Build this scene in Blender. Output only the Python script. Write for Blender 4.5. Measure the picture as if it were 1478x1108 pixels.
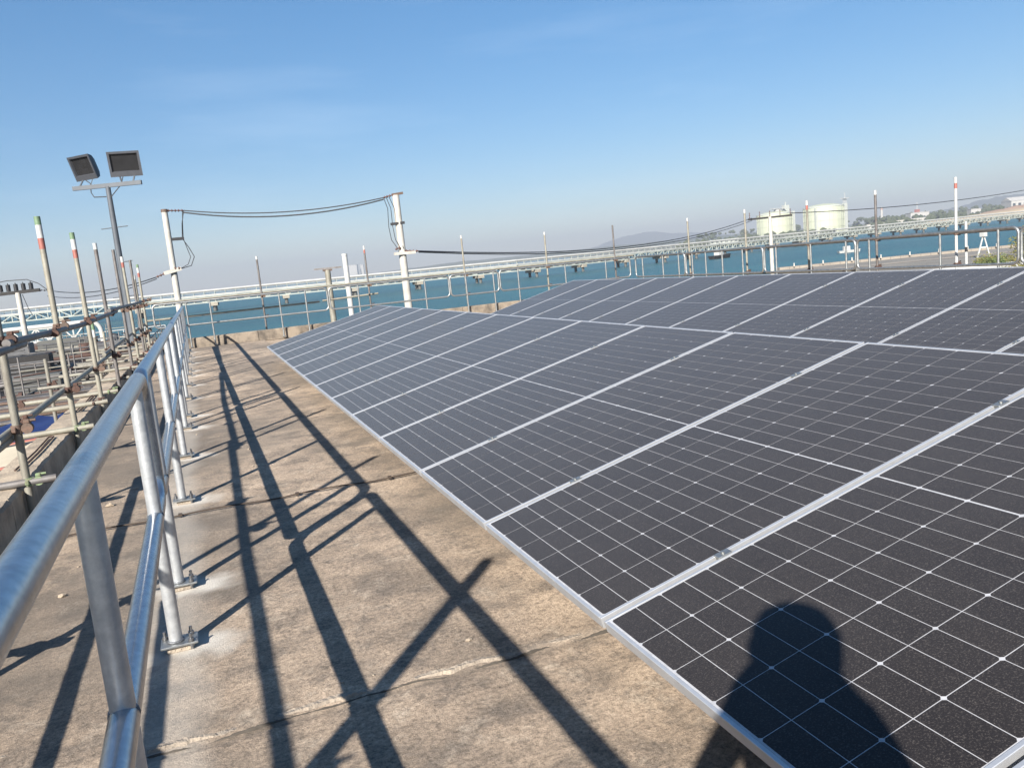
import bpy, bmesh, math, random
from mathutils import Vector, Matrix, noise, Quaternion
R = math.radians
random.seed(7)
for o in list(bpy.data.objects): bpy.data.objects.remove(o)
scene = bpy.context.scene
COL = scene.collection

# ------------------------------------------------------------------ camera
EYE = Vector((0, 0, 1.35))
cd = bpy.data.cameras.new('camera'); cam = bpy.data.objects.new('camera', cd); COL.objects.link(cam)
right = Vector((0.92918, -0.35700, -0.09577)); up = Vector((0.14190, 0.10529, 0.98427)); fwd = Vector((0.34130, 0.92815, -0.14849))
M = Matrix((right, up, -fwd)).transposed().to_4x4(); M.translation = EYE
cam.matrix_world = M
cd.sensor_width = 36; cd.lens = 28.6; cd.clip_start = 0.02; cd.clip_end = 40000
scene.camera = cam

# ------------------------------------------------------------------ sky, sun, exposure
SUN_AZ, SUN_EL = 37.3, 29.8           # the light travels towards +Y turned 37.3 deg to +X
w = bpy.data.worlds.new('World'); scene.world = w; w.use_nodes = True
nt = w.node_tree; bg = nt.nodes['Background']
sky = nt.nodes.new('ShaderNodeTexSky'); sky.sky_type = 'NISHITA'; sky.sun_disc = False
sky.sun_elevation = R(SUN_EL); sky.sun_rotation = R(180 + SUN_AZ)
sky.air_density = 1.0; sky.dust_density = 0.25; sky.ozone_density = 4.5; sky.altitude = 0
hs = nt.nodes.new('ShaderNodeHueSaturation'); hs.inputs['Saturation'].default_value = 1.42; gm = nt.nodes.new('ShaderNodeGamma'); gm.inputs['Gamma'].default_value = 0.72; nt.links.new(sky.outputs[0], gm.inputs['Color']); nt.links.new(gm.outputs[0], hs.inputs['Color'])
# faint high cirrus streaks
wt = nt.nodes.new('ShaderNodeTexCoord'); wm = nt.nodes.new('ShaderNodeMapping'); wm.inputs['Scale'].default_value = (2.0, 1.2, 14); wm.inputs['Rotation'].default_value = (0.12, -0.10, 0.3)
wn = nt.nodes.new('ShaderNodeTexNoise'); wn.inputs['Scale'].default_value = 1.3; wn.inputs['Detail'].default_value = 7; wn.inputs['Roughness'].default_value = 0.55
wr = nt.nodes.new('ShaderNodeMapRange'); wr.inputs['From Min'].default_value = 0.52; wr.inputs['From Max'].default_value = 0.85; wr.inputs['To Max'].default_value = 0.12
wx = nt.nodes.new('ShaderNodeMix'); wx.data_type = 'RGBA'; wx.inputs[7].default_value = (6.2, 6.9, 7.6, 1)
nt.links.new(wt.outputs['Generated'], wm.inputs[0]); nt.links.new(wm.outputs[0], wn.inputs['Vector']); nt.links.new(wn.outputs['Fac'], wr.inputs['Value'])
nt.links.new(wr.outputs[0], wx.inputs[0]); tn = nt.nodes.new('ShaderNodeMix'); tn.data_type = 'RGBA'; tn.blend_type = 'MULTIPLY'; tn.inputs[0].default_value = 1; tn.inputs[7].default_value = (1.02, 1.00, 1.03, 1); nt.links.new(hs.outputs[0], tn.inputs[6]); nt.links.new(tn.outputs[2], wx.inputs[6]); nt.links.new(wx.outputs[2], bg.inputs[0]); bg.inputs[1].default_value = 0.080
sd = bpy.data.lights.new('sun', 'SUN'); sun = bpy.data.objects.new('sun', sd); COL.objects.link(sun)
sd.energy = 5.0; sd.angle = R(0.53); sd.color = (1.0, 0.945, 0.86)
ld = Vector((math.sin(R(SUN_AZ))*math.cos(R(SUN_EL)), math.cos(R(SUN_AZ))*math.cos(R(SUN_EL)), -math.sin(R(SUN_EL))))
sun.rotation_euler = ld.to_track_quat('-Z', 'Y').to_euler(); sun.location = (-20, -26, 20)
scene.view_settings.view_transform = 'Standard'; scene.view_settings.look = 'None'
scene.view_settings.exposure = 1.36; scene.view_settings.gamma = 1
scene.render.engine = 'CYCLES'
scene.cycles.max_bounces = 6; scene.cycles.volume_bounces = 0

# ------------------------------------------------------------------ materials
MATS = {}
def mat(name, color, rough=0.6, metal=0.0, var=0.0, vscale=8.0, bump=0.0, bscale=40.0, color2=None, spec=0.5, coat=0.0, ramp=(0.35, 0.65), stretch=None, detail=5.0):
    """principled material; color varies between color and color2 by object-space noise"""
    m = bpy.data.materials.new(name); m.use_nodes = True; MATS[name] = m
    color = tuple(c*0.75 for c in color); color2 = tuple(c*0.75 for c in color2) if color2 else None
    n = m.node_tree.nodes; l = m.node_tree.links; p = n['Principled BSDF']
    p.inputs['Base Color'].default_value = (*color, 1); p.inputs['Roughness'].default_value = rough
    p.inputs['Metallic'].default_value = metal; p.inputs['Specular IOR Level'].default_value = spec
    p.inputs['Coat Weight'].default_value = coat
    tc = n.new('ShaderNodeTexCoord'); src = tc.outputs['Object']
    if stretch:
        mp = n.new('ShaderNodeMapping'); mp.inputs['Scale'].default_value = stretch; l.new(src, mp.inputs[0]); src = mp.outputs[0]
    if color2 or var:
        if not color2: color2 = tuple(c*(1-var) for c in color)
        t = n.new('ShaderNodeTexNoise'); t.inputs['Scale'].default_value = vscale; t.inputs['Detail'].default_value = detail; t.inputs['Roughness'].default_value = 0.65
        l.new(src, t.inputs['Vector'])
        r = n.new('ShaderNodeValToRGB'); r.color_ramp.elements[0].position = ramp[0]; r.color_ramp.elements[1].position = ramp[1]
        r.color_ramp.elements[0].color = (*color, 1); r.color_ramp.elements[1].color = (*color2, 1)
        l.new(t.outputs['Fac'], r.inputs[0]); l.new(r.outputs[0], p.inputs['Base Color'])
    if bump:
        t = n.new('ShaderNodeTexNoise'); t.inputs['Scale'].default_value = bscale; t.inputs['Detail'].default_value = 4
        l.new(src, t.inputs['Vector'])
        b = n.new('ShaderNodeBump'); b.inputs['Strength'].default_value = bump; b.inputs['Distance'].default_value = 0.01
        l.new(t.outputs['Fac'], b.inputs['Height']); l.new(b.outputs[0], p.inputs['Normal'])
    return m
def mixnode(n, l, fac, a, b, blend='MIX'):
    x = n.new('ShaderNodeMix'); x.data_type = 'RGBA'; x.blend_type = blend
    for s, v in ((x.inputs[0], fac), (x.inputs[6], a), (x.inputs[7], b)):
        if hasattr(v, 'is_linked'): l.new(v, s)
        else: s.default_value = v if not isinstance(v, tuple) else (*v, 1)
    return x.outputs[2]
def tex_noise(n, l, src, scale, detail=6, rough=0.6, stretch=None):
    if stretch:
        mp = n.new('ShaderNodeMapping'); mp.inputs['Scale'].default_value = stretch; l.new(src, mp.inputs[0]); src = mp.outputs[0]
    t = n.new('ShaderNodeTexNoise'); t.inputs['Scale'].default_value = scale; t.inputs['Detail'].default_value = detail; t.inputs['Roughness'].default_value = rough
    l.new(src, t.inputs['Vector']); return t.outputs['Fac']
def ramp(n, l, fac, stops):
    r = n.new('ShaderNodeValToRGB'); e = r.color_ramp.elements
    while len(e) < len(stops): e.new(0.5)
    for k, (p, c) in enumerate(stops):
        e[k].position = p; e[k].color = (*c, 1) if isinstance(c, tuple) else (c, c, c, 1)
    l.new(fac, r.inputs[0]); return r.outputs[0]

def concrete_mat():
    m = bpy.data.materials.new('roof_concrete'); m.use_nodes = True; MATS['roof_concrete'] = m
    n = m.node_tree.nodes; l = m.node_tree.links; p = n['Principled BSDF']
    src = n.new('ShaderNodeTexCoord').outputs['Object']
    big = tex_noise(n, l, src, 1.1, 8, 0.66)
    c = ramp(n, l, big, [(0.37, (0.245, 0.193, 0.147)), (0.50, (0.400, 0.308, 0.227)), (0.63, (0.510, 0.395, 0.292))])
    mid = tex_noise(n, l, src, 4.2, 11, 0.76)
    c = mixnode(n, l, ramp(n, l, mid, [(0.47, 0.0), (0.61, 0.76)]), c, (0.158, 0.132, 0.109))
    pale = tex_noise(n, l, src, 6.0, 10, 0.76)
    c = mixnode(n, l, ramp(n, l, pale, [(0.54, 0.0), (0.68, 0.65)]), c, (0.55, 0.46, 0.36))
    blot = tex_noise(n, l, src, 22, 7, 0.75)
    c = mixnode(n, l, ramp(n, l, blot, [(0.54, 0.0), (0.66, 0.6)]), c, (0.11, 0.092, 0.077))
    fine = tex_noise(n, l, src, 55, 8, 0.9)
    c = mixnode(n, l, 0.95, c, ramp(n, l, fine, [(0.36, 0.30), (0.60, 1.35)]), 'MULTIPLY')
    at = n.new('ShaderNodeAttribute'); at.attribute_name = 'tone'           # slab-to-slab difference, dark weathered bays
    c = mixnode(n, l, at.outputs['Fac'], c, (0.140, 0.120, 0.100))
    at2 = n.new('ShaderNodeAttribute'); at2.attribute_name = 'cement'       # pale cement smeared round the post feet and joints
    c = mixnode(n, l, at2.outputs['Fac'], c, (0.57, 0.53, 0.47))
    l.new(c, p.inputs['Base Color']); p.inputs['Roughness'].default_value = 0.92; p.inputs['Specular IOR Level'].default_value = 0.25
    grit = tex_noise(n, l, src, 140, 6, 0.8)
    b = n.new('ShaderNodeBump'); b.inputs['Strength'].default_value = 0.9; b.inputs['Distance'].default_value = 0.008
    l.new(grit, b.inputs['Height']); l.new(b.outputs[0], p.inputs['Normal'])
concrete_mat()
def cell_mat():
    """dusty anti-reflective glass over dark silicon"""
    m = bpy.data.materials.new('solar_cell'); m.use_nodes = True; MATS['solar_cell'] = m
    n = m.node_tree.nodes; l = m.node_tree.links; p = n['Principled BSDF']
    tc = n.new('ShaderNodeTexCoord'); geo = n.new('ShaderNodeNewGeometry'); src = geo.outputs['Position']
    oi = n.new('ShaderNodeObjectInfo')
    base = mixnode(n, l, oi.outputs['Random'], (0.0105, 0.0090, 0.0100), (0.0135, 0.0114, 0.0118))
    sp = tex_noise(n, l, src, 230, 3, 0.75)
    c = mixnode(n, l, ramp(n, l, sp, [(0.52, 0.0), (0.74, 0.75)]), base, (0.105, 0.092, 0.082))
    film = tex_noise(n, l, src, 2.3, 5, 0.6)
    c = mixnode(n, l, ramp(n, l, film, [(0.35, 0.01), (0.7, 0.06)]), c, (0.12, 0.108, 0.10))
    l.new(c, p.inputs['Base Color']); p.inputs['Roughness'].default_value = 0.30
    p.inputs['Specular IOR Level'].default_value = 0.18; p.inputs['IOR'].default_value = 1.42
    b = n.new('ShaderNodeBump'); p.inputs['Sheen Weight'].default_value = 0.14; p.inputs['Sheen Roughness'].default_value = 0.45; p.inputs['Sheen Tint'].default_value = (1.0, 0.92, 0.86, 1)
    b.inputs['Strength'].default_value = 0.22; b.inputs['Distance'].default_value = 0.002
    l.new(sp, b.inputs['Height']); l.new(b.outputs[0], p.inputs['Normal'])
cell_mat()
mat('backsheet', (0.56, 0.56, 0.58), 0.35, var=0.25, vscale=30, spec=0.4)
mat('aluminium', (0.72, 0.73, 0.75), 0.42, metal=0.6, var=0.12, vscale=12, bump=0.05, bscale=90)
mat('galvanised', (0.62, 0.64, 0.67), 0.27, metal=0.95, color2=(0.44, 0.47, 0.51), vscale=38, bump=0.05, bscale=55, detail=7)
mat('galvanised_post', (0.74, 0.76, 0.77), 0.40, metal=0.62, color2=(0.56, 0.58, 0.60), vscale=30, bump=0.06, bscale=60)
mat('galvanised_dull', (0.50, 0.51, 0.50), 0.46, metal=0.85, color2=(0.33, 0.34, 0.34), vscale=18, bump=0.1, bscale=60)
mat('weld', (0.30, 0.31, 0.33), 0.6, metal=0.6, var=0.4, vscale=60, bump=0.5, bscale=120)
mat('bolt_steel', (0.35, 0.35, 0.36), 0.45, metal=0.9, var=0.3, vscale=60)
mat('scaffold_tube', (0.32, 0.305, 0.255), 0.62, metal=0.25, color2=(0.20, 0.18, 0.15), vscale=7, bump=0.12, bscale=50, stretch=(3, 3, 0.8))
mat('scaffold_grey', (0.22, 0.21, 0.205), 0.58, metal=0.35, color2=(0.14, 0.12, 0.11), vscale=6, bump=0.12, bscale=50)
mat('scaffold_pale', (0.36, 0.345, 0.285), 0.6, metal=0.2, color2=(0.25, 0.225, 0.18), vscale=6, bump=0.1, bscale=50)
mat('rust', (0.115, 0.058, 0.042), 0.85, color2=(0.065, 0.040, 0.032), vscale=40, bump=0.5, bscale=90)
mat('clamp_green', (0.22, 0.33, 0.17), 0.7, color2=(0.17, 0.16, 0.10), vscale=30, bump=0.3)
mat('clamp_dark', (0.10, 0.075, 0.06), 0.75, color2=(0.17, 0.10, 0.07), vscale=30, bump=0.3)
mat('paint_white', (0.58, 0.58, 0.56), 0.5, var=0.15, vscale=9)
mat('paint_red', (0.40, 0.14, 0.11), 0.55, var=0.3, vscale=25)
mat('paint_green', (0.19, 0.29, 0.17), 0.55, var=0.3, vscale=25)
mat('parapet_concrete', (0.52, 0.42, 0.31), 0.93, color2=(0.22, 0.18, 0.14), vscale=3.0, bump=0.8, bscale=60, detail=9, ramp=(0.42, 0.68))
mat('mortar', (0.46, 0.385, 0.30), 0.95, color2=(0.24, 0.20, 0.165), vscale=9, bump=0.9, bscale=90, detail=9)
mat('crack_dark', (0.10, 0.085, 0.07), 0.95, var=.4, vscale=20)
mat('rod_dark', (0.075, 0.052, 0.038), 0.85, var=.4, vscale=20)
mat('parapet_stained', (0.30, 0.245, 0.188), 0.95, color2=(0.11, 0.092, 0.075), vscale=3.0, bump=0.8, bscale=60, detail=9, ramp=(0.42, 0.64))
mat('pole_concrete', (0.60, 0.575, 0.52), 0.85, color2=(0.46, 0.43, 0.38), vscale=3, bump=0.3, bscale=30)
mat('insulator_brown', (0.12, 0.05, 0.035), 0.3)
mat('cable_black', (0.022, 0.022, 0.025), 0.55)
mat('mast_steel', (0.115, 0.13, 0.15), 0.6, metal=0.1, var=0.2, vscale=4)
mat('lamp_housing', (0.095, 0.10, 0.115), 0.5, metal=0.3, var=0.2, vscale=9)
mat('lamp_glass', (0.03, 0.03, 0.032), 0.12, spec=0.5, var=0.25, vscale=5)
mat('lamp_reflector', (0.30, 0.30, 0.29), 0.35, metal=0.6)
mat('pier_white', (0.55, 0.545, 0.52), 0.7, var=0.18, vscale=0.2)
mat('pier_truss', (0.47, 0.50, 0.45), 0.7, var=0.25, vscale=0.2)
mat('pier_dark', (0.13, 0.13, 0.12), 0.8, var=0.3, vscale=0.3)
mat('pier_concrete', (0.40, 0.36, 0.29), 0.9, color2=(0.28, 0.25, 0.20), vscale=0.6)
mat('tank_green', (0.52, 0.545, 0.405), 0.6, var=0.06, vscale=0.05)
mat('tank_white', (0.50, 0.52, 0.47), 0.6, var=0.1, vscale=0.2)
mat('grey_steel', (0.15, 0.15, 0.155), 0.6, metal=0.3, var=0.3, vscale=2)
mat('dark_steel', (0.028, 0.026, 0.026), 0.7, metal=0.2, var=0.4, vscale=2)
mat('yard_dark', (0.035, 0.032, 0.03), 0.95, color2=(0.085, 0.072, 0.06), vscale=0.6, bump=0.5, bscale=4)
mat('cream_sheet', (0.58, 0.51, 0.39), 0.6, var=0.15, vscale=3)
mat('blue_tarp', (0.012, 0.030, 0.15), 0.55, var=0.3, vscale=4, bump=0.5, bscale=6)
mat('quay_concrete', (0.36, 0.31, 0.25), 0.95, color2=(0.25, 0.22, 0.19), vscale=0.2)
mat('quay_asphalt', (0.25, 0.23, 0.20), 0.95, var=0.3, vscale=0.15)
mat('land_green', (0.075, 0.085, 0.045), 0.95, color2=(0.15, 0.13, 0.08), vscale=0.01)
mat('wood_green', (0.040, 0.058, 0.028), 0.95, color2=(0.085, 0.095, 0.045), vscale=0.05)
mat('hill_green', (0.06, 0.075, 0.05), 0.95, var=0.3, vscale=0.002)
mat('sand', (0.46, 0.37, 0.25), 0.95, color2=(0.38, 0.29, 0.19), vscale=0.02)
mat('red_earth', (0.36, 0.235, 0.165), 0.95, var=0.3, vscale=0.02)
mat('leaf_yellow', (0.21, 0.17, 0.035), 0.7, color2=(0.10, 0.125, 0.03), vscale=0.6)
mat('leaf_green', (0.075, 0.115, 0.03), 0.7, color2=(0.12, 0.12, 0.03), vscale=0.6)
mat('bark', (0.14, 0.10, 0.07), 0.95, var=0.3, vscale=6)
mat('building_white', (0.48, 0.465, 0.44), 0.8, var=0.1, vscale=0.05)
mat('window_dark', (0.05, 0.06, 0.07), 0.3)
mat('skin', (0.42, 0.25, 0.17), 0.55)
mat('shirt', (0.06, 0.09, 0.17), 0.9, var=0.2, vscale=15)
mat('trousers', (0.04, 0.04, 0.05), 0.9, var=0.2, vscale=15)
mat('hair', (0.012, 0.01, 0.009), 0.5)
mat('phone_black', (0.015, 0.015, 0.017), 0.25)
def sea_mat():
    m = bpy.data.materials.new('sea_water'); m.use_nodes = True; MATS['sea_water'] = m
    n = m.node_tree.nodes; l = m.node_tree.links; p = n['Principled BSDF']
    src = n.new('ShaderNodeNewGeometry').outputs['Position']
    t = tex_noise(n, l, src, 0.02, 6, 0.65, (0.35, 1.6, 1))
    c = ramp(n, l, t, [(0.32, (0.008, 0.058, 0.074)), (0.68, (0.019, 0.100, 0.116))])
    l.new(c, p.inputs['Base Color']); p.inputs['Roughness'].default_value = 0.28; p.inputs['IOR'].default_value = 1.333
    p.inputs['Specular IOR Level'].default_value = 0.30
    wv = tex_noise(n, l, src, 0.5, 6, 0.7, (0.6, 1.4, 1))
    b = n.new('ShaderNodeBump'); b.inputs['Strength'].default_value = 1.0; b.inputs['Distance'].default_value = 0.9
    l.new(wv, b.inputs['Height']); l.new(b.outputs[0], p.inputs['Normal'])
sea_mat()

# ------------------------------------------------------------------ mesh helpers
class MB:
    """collects shapes, build() links them as ONE mesh object"""
    def __init__(s): s.v, s.f, s.s = [], [], []
    def add(s, verts, faces, smooth=False):
        b = len(s.v); s.v += [tuple(v) for v in verts]; s.f += [tuple(i+b for i in f) for f in faces]; s.s += [smooth]*len(faces); return s
    def box(s, c, d, rot=None):
        c = Vector(c); x, y, z = d[0]/2, d[1]/2, d[2]/2
        p = [Vector((i*x, j*y, k*z)) for k in (-1, 1) for j in (-1, 1) for i in (-1, 1)]
        if rot: p = [rot @ q for q in p]
        return s.add([c+q for q in p], [(0,2,3,1),(4,5,7,6),(0,1,5,4),(2,6,7,3),(0,4,6,2),(1,3,7,5)])
    def bevbox(s, c, d, b, rot=None):
        """box with chamfered edges"""
        c = Vector(c); bm = bmesh.new(); bmesh.ops.create_cube(bm, size=1)
        for v in bm.verts: v.co = Vector((v.co.x*d[0], v.co.y*d[1], v.co.z*d[2]))
        bmesh.ops.bevel(bm, geom=list(bm.edges), offset=b, segments=1, affect='EDGES')
        bm.verts.ensure_lookup_table()
        vs = [c + (rot @ v.co if rot else v.co) for v in bm.verts]; fs = [[v.index for v in f.verts] for f in bm.faces]; bm.free()
        return s.add(vs, fs)
    def bar(s, a, b, wd, ht, upv=(0,0,1)):
        a, b = Vector(a), Vector(b); d = (b-a); L = d.length; d.normalize(); u = Vector(upv)
        if abs(d.dot(u)) > .98: u = Vector((1,0,0))
        x = d.cross(u).normalized(); z = x.cross(d)
        return s.box((a+b)/2, (wd, L, ht), Matrix((x, d, z)).transposed())
    def tube(s, pts, r, n=10, closed=False, caps=True):
        pts = [Vector(p) for p in pts]; N = len(pts); rs = r if isinstance(r, (list, tuple)) else [r]*N
        T = []
        for i in range(N):
            if closed: t = pts[(i+1) % N]-pts[i-1]
            else: t = pts[min(i+1, N-1)]-pts[max(i-1, 0)]
            T.append(t.normalized())
        u = Vector((0,0,1)) if abs(T[0].z) < .9 else Vector((1,0,0))
        u = (u-T[0]*u.dot(T[0])).normalized(); vs = []
        for i in range(N):
            if i: u = T[i-1].rotation_difference(T[i]) @ u; u = (u-T[i]*u.dot(T[i])).normalized()
            w_ = T[i].cross(u)
            vs += [pts[i]+(u*math.cos(2*math.pi*k/n)+w_*math.sin(2*math.pi*k/n))*rs[i] for k in range(n)]
        fs = []
        for i in range(N if closed else N-1):
            j = (i+1) % N
            fs += [(i*n+k, i*n+(k+1) % n, j*n+(k+1) % n, j*n+k) for k in range(n)]
        s.add(vs, fs, True)
        if caps and not closed: s.add(vs[:n], [tuple(reversed(range(n)))]); s.add(vs[-n:], [tuple(range(n))])
        return s
    def lathe(s, prof, n=16, o=(0,0,0)):
        o = Vector(o); vs = [o+Vector((r*math.cos(2*math.pi*k/n), r*math.sin(2*math.pi*k/n), z)) for r, z in prof for k in range(n)]
        fs = [(i*n+k, i*n+(k+1) % n, (i+1)*n+(k+1) % n, (i+1)*n+k) for i in range(len(prof)-1) for k in range(n)]
        return s.add(vs, fs, True)
    def mesh(s, name, m):
        me = bpy.data.meshes.new(name); me.from_pydata(s.v, [], s.f); me.polygons.foreach_set('use_smooth', s.s)
        me.materials.append(MATS[m]); me.update(); return me
    def build(s, name, m, parent=None): return obj(name, s.mesh(name, m), parent)
def obj(name, me, parent=None, loc=None):
    o = bpy.data.objects.new(name, me); COL.objects.link(o)
    if parent: o.parent = parent
    if loc is not None: o.location = loc
    return o
def tag(o, label=None, cat=None, group=None, kind=None):
    for k, v in (('label', label), ('category', cat), ('group', group), ('kind', kind)):
        if v: o[k] = v
    return o
def thing(name, label, cat, loc=(0,0,0), rz=0.0, group=None):
    o = bpy.data.objects.new(name, None); COL.objects.link(o); o.location = loc; o.rotation_euler = (0, 0, rz)
    o.empty_display_size = 0.1
    return tag(o, label, cat, group)
def copy_tree(o, parent=None):
    c = o.copy(); COL.objects.link(c); c.parent = parent
    for ch in o.children: copy_tree(ch, c)
    return c
ORD = ['first','second','third','fourth','fifth','sixth','seventh','eighth','ninth','tenth','eleventh','twelfth','thirteenth','fourteenth','fifteenth','sixteenth']
def arc(c, r, a0, a1, ax, ay, n=6):
    c, ax, ay = Vector(c), Vector(ax), Vector(ay)
    return [c+ax*r*math.cos(a0+(a1-a0)*i/n)+ay*r*math.sin(a0+(a1-a0)*i/n) for i in range(n+1)]
def catenary(a, b, sag, n=14):
    a, b = Vector(a), Vector(b)
    return [a.lerp(b, i/n)-Vector((0,0,sag*4*(i/n)*(1-i/n))) for i in range(n+1)]

# ------------------------------------------------------------------ setting: sea, quay, land, hills
SEA = -6.0
m_ = MB().add([(-16000,-16000,SEA),(16000,-16000,SEA),(16000,16000,SEA),(-16000,16000,SEA)], [(0,1,2,3)])
tag(m_.build('sea', 'sea_water'), kind='structure')

POST_Y = [-1.62, 0.03, 1.72, 3.27, 3.96, 5.61, 7.17, 8.69, 9.54, 11.19, 12.75, 14.27, 15.12, 16.77, 18.33, 19.85]
BREAKS = [-1.96, 3.615, 9.20, 14.78, 20.36]
def rail_x(y): return -0.245-0.0085*y
def make_roof():
    xs = [-1.22+0.026*i for i in range(100)]
    ys = []; y = -2.6
    while y < 21.4: ys.append(y); y += 0.026 if 1.0 < y < 5.5 else (0.05 if -0.5 < y < 12 else 0.1)
    vs, tone, cem = [], [], []
    bases = [(rail_x(p), p) for p in POST_Y]
    for y in ys:
        for x in xs:
            P = Vector((x, y, 0))
            h = 0.0035*noise.noise(P*1.3)+0.0022*noise.noise(P*6)+0.0016*noise.noise(P*19)+0.0011*noise.noise(P*37)
            # broken mortar ridge across the walkway with a crack beside it
            jy = 2.545+0.018*noise.noise(Vector((x*2.1, 3.3, 0)))+0.012*noise.noise(Vector((x*9, 7.3, 0)))
            c = 0.0
            if x > -0.36:
                d = y-jy; br = max(0, 0.55+1.3*noise.noise(Vector((x*5.5, 1.7, 4))))
                wd = 0.022+0.012*noise.noise(Vector((x*7, 9.7, 2)))
                rid = math.exp(-(d/wd)**2)*min(1, br)
                c = 0.12*rid
                cr = math.exp(-((d+0.037)/0.013)**2); h -= 0.011*cr; c -= 0.3*cr
                d2 = y-(6.42+0.03*noise.noise(Vector((x*2, 8, 0)))); h -= 0.004*math.exp(-(d2/0.02)**2)
            # tone: weathered bays
            t = 0.0
            k1 = noise.noise(Vector((x*.8, y*.55, 11)))
            t += 0.50*max(0, min(1, 0.35+2.6*k1))
            if 6.45 < y < 9.6: t += 0.46*max(0, min(1, (y-6.45)*10))*max(0, min(1, (9.6-y)*.8))*max(0, min(1, .7+1.4*noise.noise(Vector((x*1.6, y*2.2, 5)))))
            t += 0.30*max(0, noise.noise(Vector((x*2.5, y*5, 2))))+0.34*max(0, noise.noise(Vector((x*7, y*7, 6))))
            if c < 0: t += 1.6*(-c); c = 0
            for bx, by in bases:
                dx, dy = x-bx-0.06, y-by
                if abs(dx) < .4 and abs(dy) < .4:
                    q = math.hypot(dx*0.9, dy*1.35)+0.07*noise.noise(Vector((x*11, y*11, by)))+0.03*noise.noise(Vector((x*30, y*30, by)))
                    c = max(c, 0.95*max(0, min(1, 1.45-q/0.150)))
            # pale strip of cement between the feet
            dx = abs(x-rail_x(y)+0.02)+0.05*noise.noise(Vector((x*7, y*3, 1)))
            c = max(c, 0.30*max(0, min(1, 1.6-dx/0.10)))
            vs.append((x, y, h)); tone.append(min(.75, t)); cem.append(min(.92, c))
    nx = len(xs); fs = [(j*nx+i, j*nx+i+1, (j+1)*nx+i+1, (j+1)*nx+i) for j in range(len(ys)-1) for i in range(nx-1)]
    me = bpy.data.meshes.new('roof'); me.from_pydata(vs, [], fs); me.polygons.foreach_set('use_smooth', [True]*len(fs))
    for nm, data in (('tone', tone), ('cement', cem)):
        a = me.attributes.new(nm, 'FLOAT', 'POINT'); a.data.foreach_set('value', data)
    me.materials.append(MATS['roof_concrete']); me.update()
    return tag(obj('roof', me), kind='structure')
roof = make_roof()
def mortar_ridge(x0, x1, yj, seed, wd0, hh, mm='mortar'):
    # broken strip of hard mortar left standing over a slab joint, ragged edges
    n, q = int((x1-x0)/.007), 9; vs, fs = [], []
    for i in range(n+1):
        x = x0+(x1-x0)*i/n
        cy_ = yj+0.018*noise.noise(Vector((x*2.1, 3.3, 0)))+0.012*noise.noise(Vector((x*9, 7.3, 0)))
        e0 = wd0*(1+.5*noise.noise(Vector((x*12, seed, 0)))+.35*noise.noise(Vector((x*45, seed, 1)))); e1 = wd0*(.8+.6*noise.noise(Vector((x*11, seed, 5)))+.4*noise.noise(Vector((x*50, seed, 6))))
        br = max(0, min(1, .75+1.8*noise.noise(Vector((x*4.2, seed, 9)))))
        for k in range(q):
            f = k/(q-1); y = cy_-e0+(e0+e1)*f; prof = min(1, 4.5*min(f, 1-f))
            z = -.012+br*prof*(hh+.012+.004*noise.noise(Vector((x*60, y*60, seed))))
            vs.append((x, y, z))
    for i in range(n): fs += [(i*q+k, (i+1)*q+k, (i+1)*q+k+1, i*q+k+1) for k in range(q-1)]
    MB().add(vs, fs).build('mortar_ridge' if mm == 'mortar' else 'joint_crack', mm, roof)
mortar_ridge(-.34, 1.55, 2.555, 2.2, .020, .010)
mortar_ridge(-.36, 1.55, 2.524, 8.1, .0042, .0030, 'crack_dark')
mortar_ridge(-1.1, -.35, 2.75, 5.7, .012, .006)
rs = MB().box((5.4, 9.0, -2.55), (13.8, 25.6, 5.02)).build('roof_slab', 'roof_concrete'); tag(rs, kind='structure')

# parapets: rough cast kerbs round the roof
def parapet(name, a, b, wd, ht, label, side, m_='parapet_concrete'):
    """rough kerb from a to b; blocks parted by dark construction joints, each a part"""
    a, b = Vector(a), Vector(b); L = (b-a).length; d = (b-a).normalized(); nrm = Vector((-d.y, d.x, 0))*side
    t = thing(name, label, 'parapet', a)
    nb = max(1, round(L/2.6)); bl = L/nb
    for k in range(nb):
        segs = max(6, int(bl/0.07)); vs, fs = [], []
        prof = [(0, -0.03), (0, ht*.5), (0.004, ht-0.02), (0.02, ht), (wd*.35, ht+.004), (wd*.7, ht+.002), (wd-.02, ht), (wd, ht-.02), (wd, -1.2)]
        for i in range(segs+1):
            s_ = k*bl+0.006+(bl-0.012)*i/segs
            for q, (o_, z) in enumerate(prof):
                P = d*s_+nrm*o_; n1 = noise.noise(Vector((s_*3.1, o_*9+z*7, k)))*.004+noise.noise(Vector((s_*17, o_*23+z*19, k)))*.004+noise.noise(Vector((s_*40, o_*33+z*29, k)))*.002
                edge = 1.6 if q in (2, 3) else 1.0
                vs.append((P.x+nrm.x*n1*edge, P.y+nrm.y*n1*edge, z+n1*.6*edge if z > 0 else z))
        m = len(prof)
        for i in range(segs): fs += [(i*m+q, i*m+q+1, (i+1)*m+q+1, (i+1)*m+q) if side > 0 else (i*m+q, (i+1)*m+q, (i+1)*m+q+1, i*m+q+1) for q in range(m-1)]
        fs += [tuple(range(m)), tuple(reversed(range(segs*m, segs*m+m)))]
        MB().add(vs, fs).build('kerb_block', m_, t)
    return t
parapet('parapet', (-1.20, -2.6, 0), (-1.20, 21.46, 0), 0.28, 0.255, 'rough concrete parapet kerb running beside the scaffold poles', 1)
parapet('parapet', (-1.48, 21.47, 0), (12.1, 21.47, 0), 0.26, 0.235, 'rough stained concrete parapet kerb at the sea end of the roof', 1, 'parapet_stained')
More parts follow.
